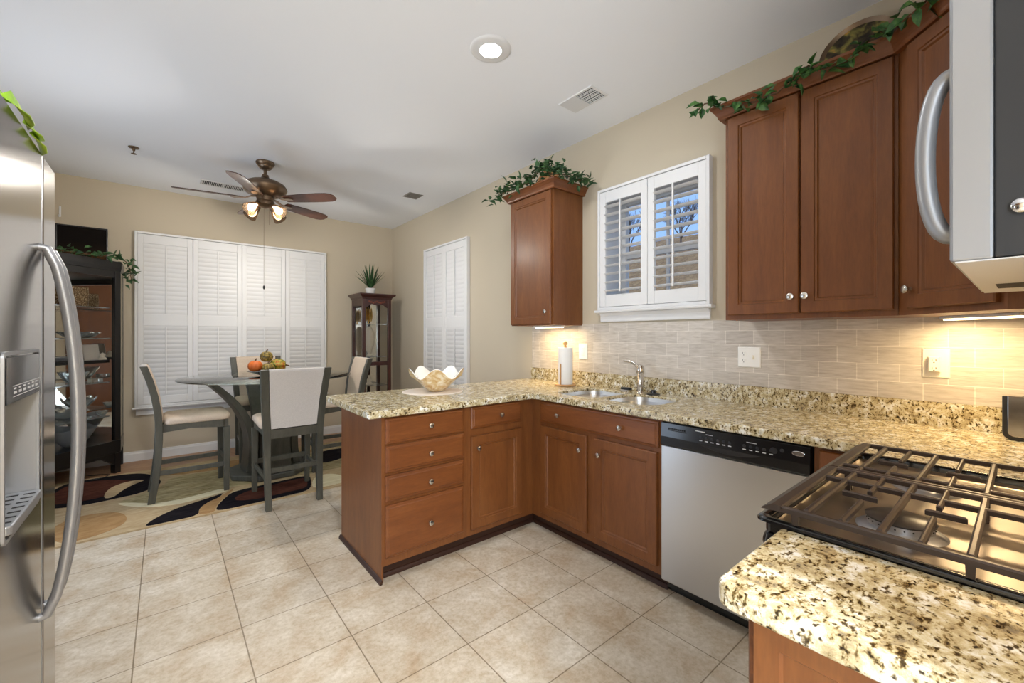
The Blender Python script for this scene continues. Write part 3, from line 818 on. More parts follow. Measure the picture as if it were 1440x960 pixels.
# ice and water dispenser
bz = MB(FF)
R_ = rrect(DY0, DY1, DZ0, DZ1, .012, 4)
ri = rrect(DY0 + .007, DY1 - .007, DZ0 + .007, DZ1 - .007, .008, 4)
bz.loft([[(u, FX + .0005, z) for u, z in R_], [(u, FX + .005, z) for u, z in R_], [(u, FX + .005, z) for u, z in ri], [(u, FX + .0005, z) for u, z in ri]], caps=False)
obj('dispenser_frame', bz, M['steel_lt'], fd, smooth=True)
obj('dispenser_panel', MB(FF).box(DY0 + .0115, DY1 - .0115, FX + .001, FX + .006, 1.168, DZ1 - .0115), M['black_gloss'], fd)
dp = MB(FF)
for k in range(6):
    dp.box(1.268 + k * .036, 1.288 + k * .036, FX + .0062, FX + .0066, 1.184, 1.189)
    dp.box(1.268 + k * .036, 1.284 + k * .036, FX + .0062, FX + .0066, 1.193, 1.196)
dp.box(1.262, 1.49, FX + .0062, FX + .0066, 1.199, 1.2003).box(1.262, 1.49, FX + .0062, FX + .0066, 1.178, 1.1793)
obj('dispenser_print', dp, M['grey_print'], fd)
rc = MB(FF)
a0, a1, b0, b1 = DY0 + .0125, DY1 - .0125, DZ0 + .0125, 1.1645
rc.loft([[(a0, FX + .001, b0), (a1, FX + .001, b0), (a1, FX + .001, b1), (a0, FX + .001, b1)], [(a0 + .003, FX - .05, b0 + .02), (a1 - .003, FX - .05, b0 + .02), (a1 - .003, FX - .052, b1 - .004), (a0 + .003, FX - .052, b1 - .004)]], caps=False)
rc.add([(a0 + .003, FX - .05, b0 + .02), (a1 - .003, FX - .05, b0 + .02), (a1 - .003, FX - .052, b1 - .004), (a0 + .003, FX - .052, b1 - .004)], [(0, 1, 2, 3)])
obj('dispenser_recess', rc, M['grey_metal'], fd)
ty = MB(FF)
ty.prism(rrect(a0 + .004, a1 - .004, FX - .045, FX + .012, .012, 4), b0 + .002, b0 + .02)
tyo = obj('drip_tray', ty, M['steel_lt'], fd, bevel=.003)
sl = MB(FF)
for k in range(7):
    for j in range(2): sl.box(a0 + .03 + k * .033, a0 + .037 + k * .033, FX - .038 + j * .026, FX - .02 + j * .026, b0 + .0202, b0 + .0208)
obj('drip_slots', sl, M['slot'], tyo)


# ------------------------------------------------------------------ shutters
def shutter_unit(name, label, fr, u0, u1, z0, z1, panels, tiers, fw, stile, angle0, pitch, lw, dep, sill=None, gap=.003, rods=True, closed=False):
    ang_hi, ang_lo = math.radians(85), math.radians(77); tk = .6 if closed else 1.35
    """frame + hinged panels; tiers = list of (zlo, zhi) louvre openings"""
    r = root(name, label, 'shutters', tuple(fr((u0 + u1) / 2, 0, z0)), 'white plantation shutters')
    f = MB(fr)
    f.box(u0, u0 + fw, .0005, dep, z0, z1).box(u1 - fw, u1, .0005, dep, z0, z1).box(u0 + fw, u1 - fw, .0005, dep, z1 - fw, z1).box(u0 + fw, u1 - fw, .0005, dep, z0, z0 + fw)
    obj('outer_frame', f, M['white'], r, bevel=.003)
    if sill:
        s = MB(fr)
        s.prism_u([(.0005, z0 - .001), (dep + sill[1], z0 - .001), (dep + sill[1] + .004, z0 - .01), (dep + sill[1], z0 - .02), (.02, z0 - .022), (.0005, z0 - .022)], u0 - .018, u1 + .018)
        so_ = obj('sill', s, M['white'], r)
        obj('apron', MB(fr).prism_u([(.0005, sill[0]), (.018, sill[0]), (.02, sill[0] + .01), (.02, z0 - .045), (.034, z0 - .0225), (.0005, z0 - .0225)], u0 + .01, u1 - .01), M['white'], r)
    n = panels; W = (u1 - u0 - 2 * fw) / n
    th = .026; d1 = dep - .004; d0 = d1 - th
    for k in range(n):
        a = u0 + fw + k * W + gap / 2; b = a + W - gap
        p = MB(fr)
        zl, zh = z0 + fw + gap, z1 - fw - gap
        p.box(a, a + stile, d0, d1, zl, zh).box(b - stile, b, d0, d1, zl, zh)
        zs = [zl] + [q for t_ in sorted(tiers) for q in t_] + [zh]
        for i in range(0, len(zs), 2): p.box(a + stile, b - stile, d0 + .002, d1 - .002, zs[i], zs[i + 1])
        po = obj('shutter_panel', p, M['white'], r, bevel=.0025)
        for (ta, tb) in tiers:
            l = MB(fr); dm = (d0 + d1) / 2
            angle = (ang_hi if ta > 1.2 else ang_lo) if closed else angle0
            cnt = max(2, int(round((tb - ta) / pitch))); st = (tb - ta) / cnt
            ca, sa = math.cos(angle), math.sin(angle)
            for i in range(cnt):
                zc = ta + st * (i + .5)
                prof = [(dm + x * ca - y * sa, zc + x * sa + y * ca) for x, y in ((-lw / 2, 0), (-lw * .3, .0042 * tk), (0, .0055 * tk), (lw * .3, .0042 * tk), (lw / 2, 0), (lw * .3, -.0042 * tk), (0, -.0055 * tk), (-lw * .3, -.0042 * tk))]
                l.prism_u(prof, a + stile + .001, b - stile - .001)
            obj('louvres', l, M['white'], po, smooth=True, angle=50)
            if rods:
                um = (a + b) / 2
                rod = abs(ca) * lw / 2 + .004
                obj('tilt_rod', MB(fr).box(um - .006, um + .006, dm + rod, dm + rod + .01, ta + .015, tb - .012), M['white'], po, bevel=.002)
    return r
RW = Fr((RX, 0, 0), (0, 1, 0), (-1, 0, 0))
FW_ = Fr((0, FY, 0), (1, 0, 0), (0, -1, 0))
shutter_unit('window_shutters', 'small white two-panel louvred shutters with open slats above the sink', RW, 1.205, 2.052, 1.488, 2.385, 2, [(1.598, 2.28)], .02, .05, math.radians(3), .062, .064, .045, sill=(1.402, .012))
shutter_unit('window_shutters', 'wide white four-panel closed shutters on the far dining wall', FW_, -.237, 1.641, .556, 2.381, 4, [(.66, 1.402), (1.523, 2.262)], .022, .045, 0, .05, .0535, .042, sill=(.47, .012), closed=True)
shutter_unit('window_shutters', 'tall narrow two-panel white closed shutters on the right wall beyond the peninsula', RW, 3.835, 4.826, .62, 2.372, 2, [(.70, 1.391), (1.513, 2.27)], .022, .045, 0, .05, .0535, .042, sill=(.54, .012), closed=True)

# ------------------------------------------------------------------ rug
RUG = [('rug_black', [(-0.74, 4.95), (-0.68, 5.3), (-0.55, 5.33), (-0.4, 5.34), (-0.21, 5.3), (-0.1, 5.18), (-0.02, 4.92), (-0.03, 4.74), (-0.1, 4.66), (-0.18, 4.59), (-0.26, 4.58), (-0.39, 4.55), (-0.5, 4.55), (-0.6, 4.58), (-0.7, 4.63)]),
 ('rug_red', [(-0.71, 4.89), (-0.66, 5.21), (-0.56, 5.26), (-0.4, 5.22), (-0.27, 5.1), (-0.19, 5.01), (-0.25, 4.87), (-0.32, 4.8), (-0.36, 4.69), (-0.48, 4.66), (-0.59, 4.68), (-0.69, 4.72)]),
 ('rug_tan', [(-0.37, 4.62), (-0.375, 4.82), (-0.33, 4.98), (-0.22, 5.05), (-0.12, 5.0), (-0.2, 4.92), (-0.27, 4.78), (-0.31, 4.62)]),
 ('rug_sage', [(-0.29, 4.45), (-0.16, 4.55), (-0.0, 4.70), (0.04, 4.94), (0.41, 4.92), (1.9, 5.0), (1.9, 4.3), (1.3, 4.25), (0.6, 4.3), (0.38, 4.30), (0.24, 4.24), (0.08, 4.20), (-0.08, 4.25), (-0.21, 4.38)]),
 ('rug_cream', [(-0.29, 4.43), (-0.22, 4.41), (-0.08, 4.26), (0.08, 4.22), (0.24, 4.26), (0.38, 4.31), (0.42, 4.22), (0.38, 4.2), (0.24, 4.15), (0.08, 4.11), (-0.07, 4.17), (-0.21, 4.3)]),
 ('rug_gold', [(-0.59, 4.11), (-0.52, 4.27), (-0.4, 4.29), (-0.26, 4.22), (-0.2, 4.06), (-0.21, 3.92), (-0.29, 3.83), (-0.37, 3.79), (-0.51, 3.78)]),
 ('rug_black', [(-0.11, 3.77), (-0.07, 3.87), (-0.01, 3.95), (0.08, 4.03), (0.19, 4.08), (0.32, 4.14), (0.38, 4.18), (0.33, 4.07), (0.25, 4.01), (0.2, 3.91), (0.19, 3.77), (0.03, 3.77)]),
 ('rug_gold', [(0.19, 3.77), (0.2, 3.89), (0.25, 4.01), (0.33, 4.07), (0.42, 4.2), (0.46, 4.25), (0.41, 4.12), (0.34, 3.99), (0.3, 3.88), (0.29, 3.77)]),
 ('rug_black', [(0.29, 3.77), (0.31, 3.89), (0.36, 4.01), (0.43, 4.15), (0.55, 4.17), (0.76, 4.19), (1.04, 4.22), (1.0, 4.0), (0.94, 3.79), (0.74, 3.78), (0.5, 3.77)]),
 ('rug_red', [(0.40, 3.93), (0.5, 4.10), (0.8, 4.14), (1.0, 4.17), (0.97, 4.0), (0.93, 3.86), (0.77, 3.86), (0.56, 3.84)]),
 ('rug_cream', [(0.97, 3.8), (0.99, 3.95), (1.05, 4.1), (1.15, 4.15), (1.24, 4.08), (1.27, 3.94), (1.25, 3.8)]),
 ('rug_gold', [(0.0, 5.0), (0.05, 5.2), (0.38, 5.2), (0.9, 5.18), (1.4, 5.1), (1.2, 4.96), (0.6, 4.95), (0.36, 4.94)]),
 ('rug_black', [(1.15, 4.55), (1.2, 4.85), (1.4, 5.0), (1.7, 4.95), (1.6, 4.7), (1.35, 4.5)])]
rgm = MB().prism(rrect(-.78, 2.05, 3.757, 5.36, .01, 2), .0005, .011)
mats = [M['rug_tan']]
def smooth_poly(p, it=2):
    for _ in range(it):
        q = []
        for i in range(len(p)):
            a, b = p[i], p[(i + 1) % len(p)]
            q += [(a[0] * .75 + b[0] * .25, a[1] * .75 + b[1] * .25), (a[0] * .25 + b[0] * .75, a[1] * .25 + b[1] * .75)]
        p = q
    return p
for i, (mn, pl) in enumerate(RUG):
    if M[mn] not in mats: mats.append(M[mn])
    rgm.prism(smooth_poly(pl), .0111, .0114 + .0002 * i, mats.index(M[mn]))
tag(obj('area_rug', rgm, mats), 'large patterned area rug in tan, black and dark red under the dining table', 'rug')
RZ = .0142

# ------------------------------------------------------------------ dining table
tx, ty_ = .79, 4.62
dt = root('dining_table', 'round glass-topped dining table on a curved grey wood pedestal', 'table', (tx, ty_, RZ))
obj('glass_top', MB().lathe([(.001, .905), (.716, .905), (.722, .909), (.722, .913), (.716, .917), (.001, .917)], (tx, ty_, 0), 72), M['glass_top'], dt, smooth=True)
pl_ = [(tx + .36 * math.cos(PI / 8 + k * PI / 4) * 1.0, ty_ - .02 + .36 * math.sin(PI / 8 + k * PI / 4)) for k in range(8)]
obj('plinth', MB().prism(pl_, RZ, .062), M['grey_wood'], dt, bevel=.008)
for k in range(4):
    a = PI + k * PI / 2 + .12
    f_ = Fr((tx, ty_ - .02, 0), (math.cos(a), math.sin(a), 0), (-math.sin(a), math.cos(a), 0))
    rings = []
    for i in range(13):
        s = i / 12; z = .0625 + (.9045 - .0625) * s
        c_ = .20 - .05 * math.sin(PI * s * .9) + .33 * s ** 2.6
        t_ = .032
        w_ = .105 + .0 * s
        rings.append([(c_ - t_, -w_, z), (c_ + t_, -w_, z), (c_ + t_, w_, z), (c_ - t_, w_, z)])
    obj('leg', MB(f_).loft(rings), M['grey_wood'], dt, bevel=.003)
fl_ = MB()
fl_.loft([[(tx + r_ * math.cos(2 * PI * k / 48), ty_ - .02 + r_ * math.sin(2 * PI * k / 48), z) for k in range(48) for r_ in [(.125 if k % 2 else .117)]] for z in (.0625, .52)])
obj('fluted_core', fl_, M['grey_wood'], dt)

# ------------------------------------------------------------------ dining chairs (built at the origin, facing +y)
def rect_sweep(mb, pts, w, d):
    """pts: (x, y, z); section w across x, d across y"""
    ws = w if isinstance(w, list) else [w] * len(pts); ds = d if isinstance(d, list) else [d] * len(pts)
    mb.loft([[(x - a / 2, y - b / 2, z), (x + a / 2, y - b / 2, z), (x + a / 2, y + b / 2, z), (x - a / 2, y + b / 2, z)] for (x, y, z), a, b in zip(pts, ws, ds)])
ch = root('dining_chair', 'dining chair with pale linen back turned to the kitchen, nearest of the four', 'chair', (0, 0, 0), 'dining chairs around the glass table')
prof = [(-.245, 0), (-.222, .16), (-.207, .32), (-.2, .48), (-.2, .58), (-.208, .7), (-.226, .82), (-.254, .94), (-.29, 1.052)]
def halfx(z): return .178 + .008 * z / .58 if z < .58 else .186 + (z - .58) * .068
for s in (-1, 1):
    lg = MB(); rect_sweep(lg, [(s * halfx(z), y, z) for y, z in prof], [.040 + .01 * min(1, z / .6) for y, z in prof], .046)
    obj('leg', lg, M['grey_wood'], ch, bevel=.003)
for s in (-1, 1):
    lg = MB(); rect_sweep(lg, [(s * .2, .232, 0), (s * .2, .232, .53)], [.036, .046], [.036, .046])
    obj('leg', lg, M['grey_wood'], ch, bevel=.003)
ap = MB()
ap.box(-.164, .164, -.216, -.19, .525, .592); ap.box(-.2, .2, .218, .246, .53, .592)
for s in (-1, 1):
    ap.loft([[(s * .186 - .011, -.178, .535), (s * .186 + .011, -.178, .535), (s * .186 + .011, -.178, .592), (s * .186 - .011, -.178, .592)], [(s * .2 - .011, .0, .55), (s * .2 + .011, .0, .55), (s * .2 + .011, .0, .592), (s * .2 - .011, .0, .592)], [(s * .2 - .011, .21, .53), (s * .2 + .011, .21, .53), (s * .2 + .011, .21, .592), (s * .2 - .011, .21, .592)]])
obj('seat_frame', ap, M['grey_wood'], ch, bevel=.002)
stc = MB()
stc.box(-.16, .16, -.222, -.204, .268, .304); obj('stretcher', stc, M['grey_wood'], ch, bevel=.002)
for s in (-1, 1):
    obj('stretcher', MB().loft([[(s * x - .009, y, z) for z in (.205, .24)] + [(s * x + .009, y, z) for z in (.24, .205)] for x, y in ((.182, -.2), (.199, .215))]), M['grey_wood'], ch, bevel=.002)
obj('stretcher', MB().box(-.18, .18, .222, .242, .23, .268), M['grey_wood'], ch, bevel=.002)
cu_ = MB()
def cring(e, z): return [(x, y, z) for x, y in rrect(-.222 + e, .222 - e, -.172 + e, .262 - e, .05, 5)]
cu_.loft([cring(.006, .5925), cring(0, .602), cring(0, .622), cring(.006, .636), cring(.02, .645), cring(.06, .652), cring(.15, .655)])
obj('seat', cu_, M['tan_linen'], ch, smooth=True, angle=70)
bk_ = MB(); rings = []
bp = [(-.2, .60), (-.206, .68), (-.222, .8), (-.25, .92), (-.285, 1.03)]
def back_ring(y, z, dz, th):
    hx = halfx(z) - .0285
    return [(-hx, y - th, z + dz), (-hx * .5, y - th - .004, z + dz), (hx * .5, y - th - .004, z + dz), (hx, y - th, z + dz), (hx, y + th, z + dz), (hx * .5, y + th + .012, z + dz), (-hx * .5, y + th + .012, z + dz), (-hx, y + th, z + dz)]
for y, z in bp: rings.append(back_ring(y, z, 0, .019))
rings.append(back_ring(-.2915, 1.046, 0, .018)); rings.append(back_ring(-.294, 1.054, 0, .010))
bk_.loft(rings)
bko = obj('backrest', bk_, [M['linen'], M['tan_linen']], ch, smooth=True, angle=60)
for p in bko.data.polygons:
    if p.normal.y > .5: p.material_index = 1
chairs = [((.775, 3.812, .0), 0.0, None),
          ((.165, 4.43, RZ), -PI / 2 + .02, 'dining chair on the left side of the glass table, seen from its side'),
          ((.79, 5.17, RZ), PI, 'dining chair on the far side of the table before the four-panel shutters'),
          ((1.325, 4.46, RZ), PI / 2, 'dining chair on the right of the table, mostly behind the peninsula')]
for i, (lc, rz, lb) in enumerate(chairs):
    if i: dup(ch, lc, rz, lb)
ch.location = (chairs[0][0][0], chairs[0][0][1], .0075); ch.rotation_euler = (.0296, 0, 0)

# ------------------------------------------------------------------ table centrepiece
BX, BYY, BZ = .755, 4.60, .918
cb = obj('fruit_bowl', MB().lathe([(.05, 0), (.055, .004), (.07, .012), (.13, .034), (.165, .046), (.166, .049), (.128, .040), (.065, .018), (.001, .016)], (BX, BYY, BZ), 32), M['black_gloss'], smooth=True, base=(BX, BYY, BZ))
tag(cb, 'shallow dark bowl of pumpkins and gourds on the glass dining table', 'bowl')
def pumpkin(c, r, sq, mt, ribs, name, label, tilt=None):
    mb = MB(); n = ribs * 6; k = 12; rings = []
    for i in range(1, k):
        a = PI * i / k
        rings.append([(r * math.sin(a) * math.cos(2 * PI * j / n) * (1 - .10 * abs(math.cos(PI * j * ribs / n)) ** 3), r * math.sin(a) * math.sin(2 * PI * j / n) * (1 - .10 * abs(math.cos(PI * j * ribs / n)) ** 3), r * sq * math.cos(a) * (1 - .12 * math.cos(a) ** 6)) for j in range(n)])
    mb.loft(rings)
    rot = Matrix.Identity(3) if tilt is None else Matrix.Rotation(tilt[0], 3, Vector(tilt[1]))
    mb.v = [tuple(rot @ Vector(p) + Vector(c)) for p in mb.v]
    r_ = root(name, label, name, c, 'pumpkins and gourds in the dark bowl')
    obj('skin', mb, mt, r_, smooth=True, angle=60)
    st = MB().tube([tuple(rot @ Vector((0, 0, r * sq * .84)) + Vector(c)), tuple(rot @ Vector((.004, 0, r * sq * 1.1)) + Vector(c)), tuple(rot @ Vector((.012, 0, r * sq * 1.25)) + Vector(c))], [.008, .006, .005], 6)
    obj('stalk', st, M['stem'], r_, smooth=True)
pumpkin((BX - .09, BYY + .03, BZ + .092), .064, .9, M['orange'], 8, 'pumpkin', 'orange pumpkin at the left of the dark bowl on the table')
pumpkin((BX + .0, BYY - .078, BZ + .078), .056, .92, M['gourd'], 6, 'gourd', 'mottled brown gourd at the front of the dark bowl')
pumpkin((BX + .004, BYY + .04, BZ + .178), .058, .95, M['gourd'], 6, 'gourd', 'mottled dark gourd on top of the pile in the bowl')
pumpkin((BX + .098, BYY + .03, BZ + .094), .062, 1.3, M['gourd_g'], 8, 'gourd', 'green and gold striped gourd lying at the right of the bowl', (PI / 2, (0.3, .9, 0)))

# ------------------------------------------------------------------ corner display cabinet with mirror back (left)
CO = Vector((-.32, 5.491, 0))
CF = Fr(CO, (-1, -1, 0), (1, -1, 0))       # u runs down-left along the front, n points to the room
CWD = .90
def cpt(u, d): p = CF(u, d, 0); return (p.x, p.y)
P1, P2 = cpt(0, 0), cpt(CWD, 0)
PLAN = [P1, (P1[0], FY - .016), (LX + .016, FY - .016), (LX + .016, P2[1]), P2]
dcab = root('display_cabinet', 'tall black corner display cabinet with glass front and mirror back at the left', 'cabinet', tuple(CO))
def plan_in(e, z):
    cx_ = sum(p[0] for p in PLAN) / 5; cy_ = sum(p[1] for p in PLAN) / 5
    return [(x + (cx_ - x) * e, y + (cy_ - y) * e, z) for x, y in PLAN]
obj('top', MB().loft([plan_in(0, 1.905), plan_in(-.012, 1.94), plan_in(-.012, 1.998)]), M['black_wood'], dcab, bevel=.003)
obj('bottom_case', MB().loft([plan_in(0, .19), plan_in(0, .31)]), M['black_wood'], dcab, bevel=.003)
for (u0, u1) in ((0.0005, .052), (CWD - .052, CWD - .0005)):
    obj('post', MB(CF).box(u0, u1, -.04, -.0005, .3105, 1.9045), M['black_wood'], dcab, bevel=.002)
    obj('leg', MB(CF).loft([[(u0, -.05, .0), (u1, -.05, .0), (u1, -.0005, .0), (u0, -.0005, .0)], [(u0, -.05, .1895), (u1, -.05, .1895), (u1, -.0005, .1895), (u0, -.0005, .1895)]]), M['black_wood'], dcab)
n = 16
ap_ = [(.052, .1895), (.052, .08)] + [(.052 + (CWD - .104) * (i / n), .08 + .085 * min(1, math.sin(PI * i / n) * 2.2)) for i in range(1, n)] + [(CWD - .052, .08), (CWD - .052, .1895)]
obj('apron', MB(CF).loft([[(u, -.03, z) for u, z in ap_], [(u, -.006, z) for u, z in ap_]]), M['black_wood'], dcab)
obj('rail', MB(CF).box(.0525, CWD - .0525, -.03, -.004, 1.845, 1.9045), M['black_wood'], dcab)
obj('leg', MB().box(P1[0] - .045, P1[0] - .002, FY - .06, FY - .017, 0, .1895), M['black_wood'], dcab)
obj('post', MB().box(P1[0] - .03, P1[0] - .002, FY - .045, FY - .017, .3105, 1.9045), M['black_wood'], dcab)
# mirrors on the two wall sides
obj('mirror', MB().box(LX + .03, P1[0] - .05, FY - .03, FY - .024, .3105, 1.9045), M['mirror'], dcab)
obj('mirror', MB().box(LX + .024, LX + .03, P2[1] + .05, FY - .031, .3105, 1.9045), M['mirror'], dcab)
obj('glass_door', MB(CF).box(.0535, CWD - .0535, -.018, -.013, .3125, 1.843), M['glass'], dcab)
obj('side_glass', MB().box(P1[0] - .008, P1[0] - .004, P1[1] + .045, FY - .047, .3105, 1.9045), M['glass'], dcab)
def shelf(z0, z1, mt): obj('shelf', MB().prism([cpt(.062, -.05), cpt(CWD - .062, -.05), cpt(CWD - .062, -.425), cpt(.062, -.425)], z0, z1), mt, dcab)
SH = [1.562, 1.275, .866, .545]
for z in SH: shelf(z - .008, z, M['crystal'])
shelf(1.045, 1.072, M['black_wood'])
obj('centre_post', MB(CF).lathe([(.006, .3105), (.006, .8565)], (.335, -.40, 0), 8), M['black_wood'], dcab)

def lathe_thing(name, label, cat, prof, c, mt, n=28, wave=0, amp=0.0, group=None):
    mb = MB(); rings = []
    rmax = max(r for r, _ in prof)
    for r, h in prof:
        rings.append([(c[0] + r * math.cos(2 * PI * k / n), c[1] + r * math.sin(2 * PI * k / n), c[2] + h + amp * (r / rmax) ** 3 * math.cos(wave * 2 * PI * k / n)) for k in range(n)])
    mb.loft(rings)
    return tag(obj(name, mb, mt, smooth=True, base=c), label, cat, group)
def at(u, d, z): return tuple(CF(u, d, z))
BOWL = lambda r, h, w=.006: [(r * .35, 0), (r * .4, .004), (r * .62, h * .3), (r * .85, h * .7), (r, h), (r - w, h), (r * .82 - w, h * .72), (r * .58 - w, h * .34), (r * .3, .012), (.001, .011)]
bsk = MB(CF); bsk.loft([[(u, d, z) for u, d in rrect(.17 - e, .40 + e, -.30 - e, -.12 + e, .03, 4)] for e, z in ((0, 1.5625), (.004, 1.66), (.0, 1.735), (-.008, 1.735), (-.008, 1.57))])
bsk_o = tag(obj('decorative_basket', bsk, M['basket']), 'glittery bronze basket on the top shelf of the black display cabinet', 'basket')
lathe_thing('crystal_dish', 'low scalloped crystal dish on the second shelf of the black display cabinet', 'dish', BOWL(.115, .055), at(.24, -.2, 1.2755), M['crystal'], 40, 10, .006)
tag(obj('photo_card', MB(CF).loft([[(-.005 + .07, -.14, 1.0725), (.135 + .05, -.16, 1.0725), (.185, -.165, 1.0725), (.065, -.145, 1.0725)], [(.065, -.165, 1.215), (.185, -.185, 1.215), (.185, -.19, 1.215), (.065, -.17, 1.215)]]), M['print_card']), 'small pale picture card leaning on the black middle shelf of the display cabinet', 'picture')
lathe_thing('trinket', 'small pale figurine group beside the picture card on the middle shelf', 'ornament', [(.03, 0), (.032, .01), (.018, .025), (.022, .045), (.012, .06), (.001, .068)], at(.09, -.09, 1.0725), M['cream_cer'], 16, 5, .004)
lathe_thing('striped_plate', 'striped black and white plate standing low on the middle shelf', 'plate', BOWL(.09, .035), at(.33, -.2, 1.0725), M['grey_print'], 32)
lathe_thing('crystal_bowl', 'deep cut-crystal bowl on the glass shelf below the black middle shelf', 'bowl', BOWL(.105, .105), at(.24, -.2, .8665), M['crystal'], 40, 12, .006)
tag(obj('glass_tray', MB(CF).box(.075, .15, -.18, -.10, .8665, .9), M['crystal'], bevel=.003), 'small square glass dish right of the deep crystal bowl', 'dish')
lathe_thing('ruffled_bowl', 'wide ruffled glass bowl on the lowest glass shelf of the display cabinet', 'bowl', BOWL(.135, .10), at(.29, -.22, .5455), M['crystal'], 48, 6, .022)
lathe_thing('glass_candle_dish', 'small clear dish beside the wide ruffled bowl on the lowest glass shelf', 'dish', BOWL(.05, .05), at(.09, -.10, .5455), M['crystal'], 24, 6, .004)
lathe_thing('frosted_bowl', 'large grey frosted bowl on the floor of the black display cabinet', 'bowl', BOWL(.17, .16), at(.25, -.2, .3105), M['frost'], 40, 5, .012)
cbp = [at(.30, .05, .021), at(.22, .08, .021), at(.14, .04, .021), at(.16, -.06, .021), at(.22, -.14, .024), at(.2, -.2, .1)]
tag(obj('power_cord', MB().tube(cbp, .004, 6), M['cable'], smooth=True), 'black power cord on the floor under the black display cabinet', 'cord')

# dark picture on top
pc = root('wall_picture', 'dark framed picture on the wall above the black display cabinet', 'picture', (-.62, FY - .02, 2.0))
obj('frame', MB(FW_).box(-.80, -.437, .002, .026, 2.0, 2.012).box(-.80, -.437, .002, .026, 2.352, 2.364).box(-.80, -.788, .002, .026, 2.012, 2.352).box(-.449, -.437, .002, .026, 2.012, 2.352), M['black_wood'], pc, bevel=.002)
cvm = new_mat('picture_dusk', (40, 32, 28), 0.9, spec=0.1); t = NT(cvm)
sx = t.add('ShaderNodeSeparateXYZ'); t.link(t.pos(), sx.inputs[0])
mr = t.add('ShaderNodeMapRange'); mr.inputs['From Min'].default_value = 2.0; mr.inputs['From Max'].default_value = 2.36; t.link(sx.outputs['Z'], mr.inputs['Value'])
t.base(t.ramp(mr.outputs['Result'], [(0.12, (84, 58, 32)), (0.36, (38, 29, 23)), (0.6, (26, 22, 20))]))
obj('canvas', MB(FW_).box(-.788, -.449, .002, .016, 2.012, 2.352), cvm, pc)

# ------------------------------------------------------------------ mahogany curio cabinet (right corner)
qx0, qx1, qy0, qy1 = 1.975, 2.362, 5.437, 5.85
cu = root('curio_cabinet', 'dark mahogany glass curio cabinet in the right far corner', 'cabinet', ((qx0 + qx1) / 2, (qy0 + qy1) / 2, 0))
def sq(e, z): return [(qx0 - e, qy0 - e, z), (qx1 + e, qy0 - e, z), (qx1 + e, qy1, z), (qx0 - e, qy1, z)]
obj('cornice', MB().loft([sq(0, 1.775), sq(.006, 1.785), sq(.012, 1.80), sq(.04, 1.825), sq(.046, 1.83), sq(.046, 1.848)]), M['mahogany'], cu)
obj('base', MB().loft([sq(.014, 0), sq(.014, .09), sq(.0, .11), sq(0, .16)]), M['mahogany'], cu)
PW = .042
for (x, y) in ((qx0, qy0), (qx1 - PW, qy0), (qx0, qy1 - PW), (qx1 - PW, qy1 - PW)):
    obj('post', MB().box(x, x + PW, y, y + PW, .1605, 1.7745), M['mahogany'], cu, bevel=.003)
n = 24
hd = [(qx0 + PW, 1.7745), (qx0 + PW, 1.665)]
for i in range(1, n):
    s = i / n; hd.append((qx0 + PW + (qx1 - qx0 - 2 * PW) * s, 1.672 + .035 * math.sin(PI * s) - .012 * math.cos(4 * PI * s)))
hd += [(qx1 - PW, 1.665), (qx1 - PW, 1.7745)]
hdo = obj('arched_header', MB().loft([[(x, qy0 + .004, z) for x, z in hd], [(x, qy0 + .022, z) for x, z in hd]]), M['mahogany'], cu)
inl = MB()
for k in range(9):
    xx = (qx0 + qx1) / 2 + (k - 4) * .026
    inl.lathe([(.013, 0), (.010, .0015), (.001, .002)], (xx, qy0 + .0035, 1.738 + .008 * math.cos(k * 1.6)), 6, 0, (0, -1, 0))
obj('painted_inlay', inl, M['inlay'], hdo)
obj('side_header', MB().box(qx0 + .004, qx0 + .022, qy0 + PW, qy1 - PW, 1.69, 1.7745), M['mahogany'], cu)
obj('cross_rail', MB().box(qx0 + PW, qx1 - PW, qy0 + .004, qy0 + .026, .905, .955), M['mahogany'], cu)
obj('front_glass', MB().box(qx0 + PW, qx1 - PW, qy0 + .028, qy0 + .031, .1605, 1.7745), M['glass'], cu)
obj('side_glass', MB().box(qx0 + .024, qx0 + .027, qy0 + PW, qy1 - PW, .1605, 1.7745), M['glass'], cu)
obj('mirror', MB().box(qx0 + PW, qx1 - PW, qy1 - .02, qy1 - .012, .1605, 1.7745), M['mirror'], cu)
CSH = [1.452, 1.02, .638]
for z in CSH: obj('shelf', MB().box(qx0 + .03, qx1 - .03, qy0 + .045, qy1 - .045, z - .006, z), M['crystal'], cu)
qm = (qx0 + qx1) / 2
gv = root('gold_ornament', 'gold leafy ornament on the top shelf of the mahogany curio cabinet', 'ornament', (qm - .05, qy0 + .18, 1.4525))
obj('stand', MB().lathe([(.035, 0), (.03, .006), (.008, .012), (.008, .04)], (qm - .05, qy0 + .18, 1.4525), 16), M['gold'], gv, smooth=True)
gl = MB()
for k in range(9):
    a = k * 2.4; r = .012 + .028 * (k % 3) / 2; px, py = qm - .05 + r * math.cos(a), qy0 + .18 + r * math.sin(a)
    gl.loft([[(px + w * math.cos(q), py + w * math.sin(q), 1.4925 + h) for q in (0, 2.1, 4.2)] for w, h in ((.005, -.003), (.016, .06), (.013, .12), (.003, .165 + .02 * (k % 2)))])
obj('leaves', gl, M['gold'], gv, smooth=True)
vs = lathe_thing('oval_vase', 'pale oval vase inside the mahogany curio cabinet', 'vase', [(.035, 0), (.04, .006), (.022, .03), (.03, .06), (.062, .16), (.072, .23), (.06, .32), (.03, .385), (.022, .4), (.001, .4)], (qm - .03, qy0 + .2, 1.0205), M['cream_cer'])
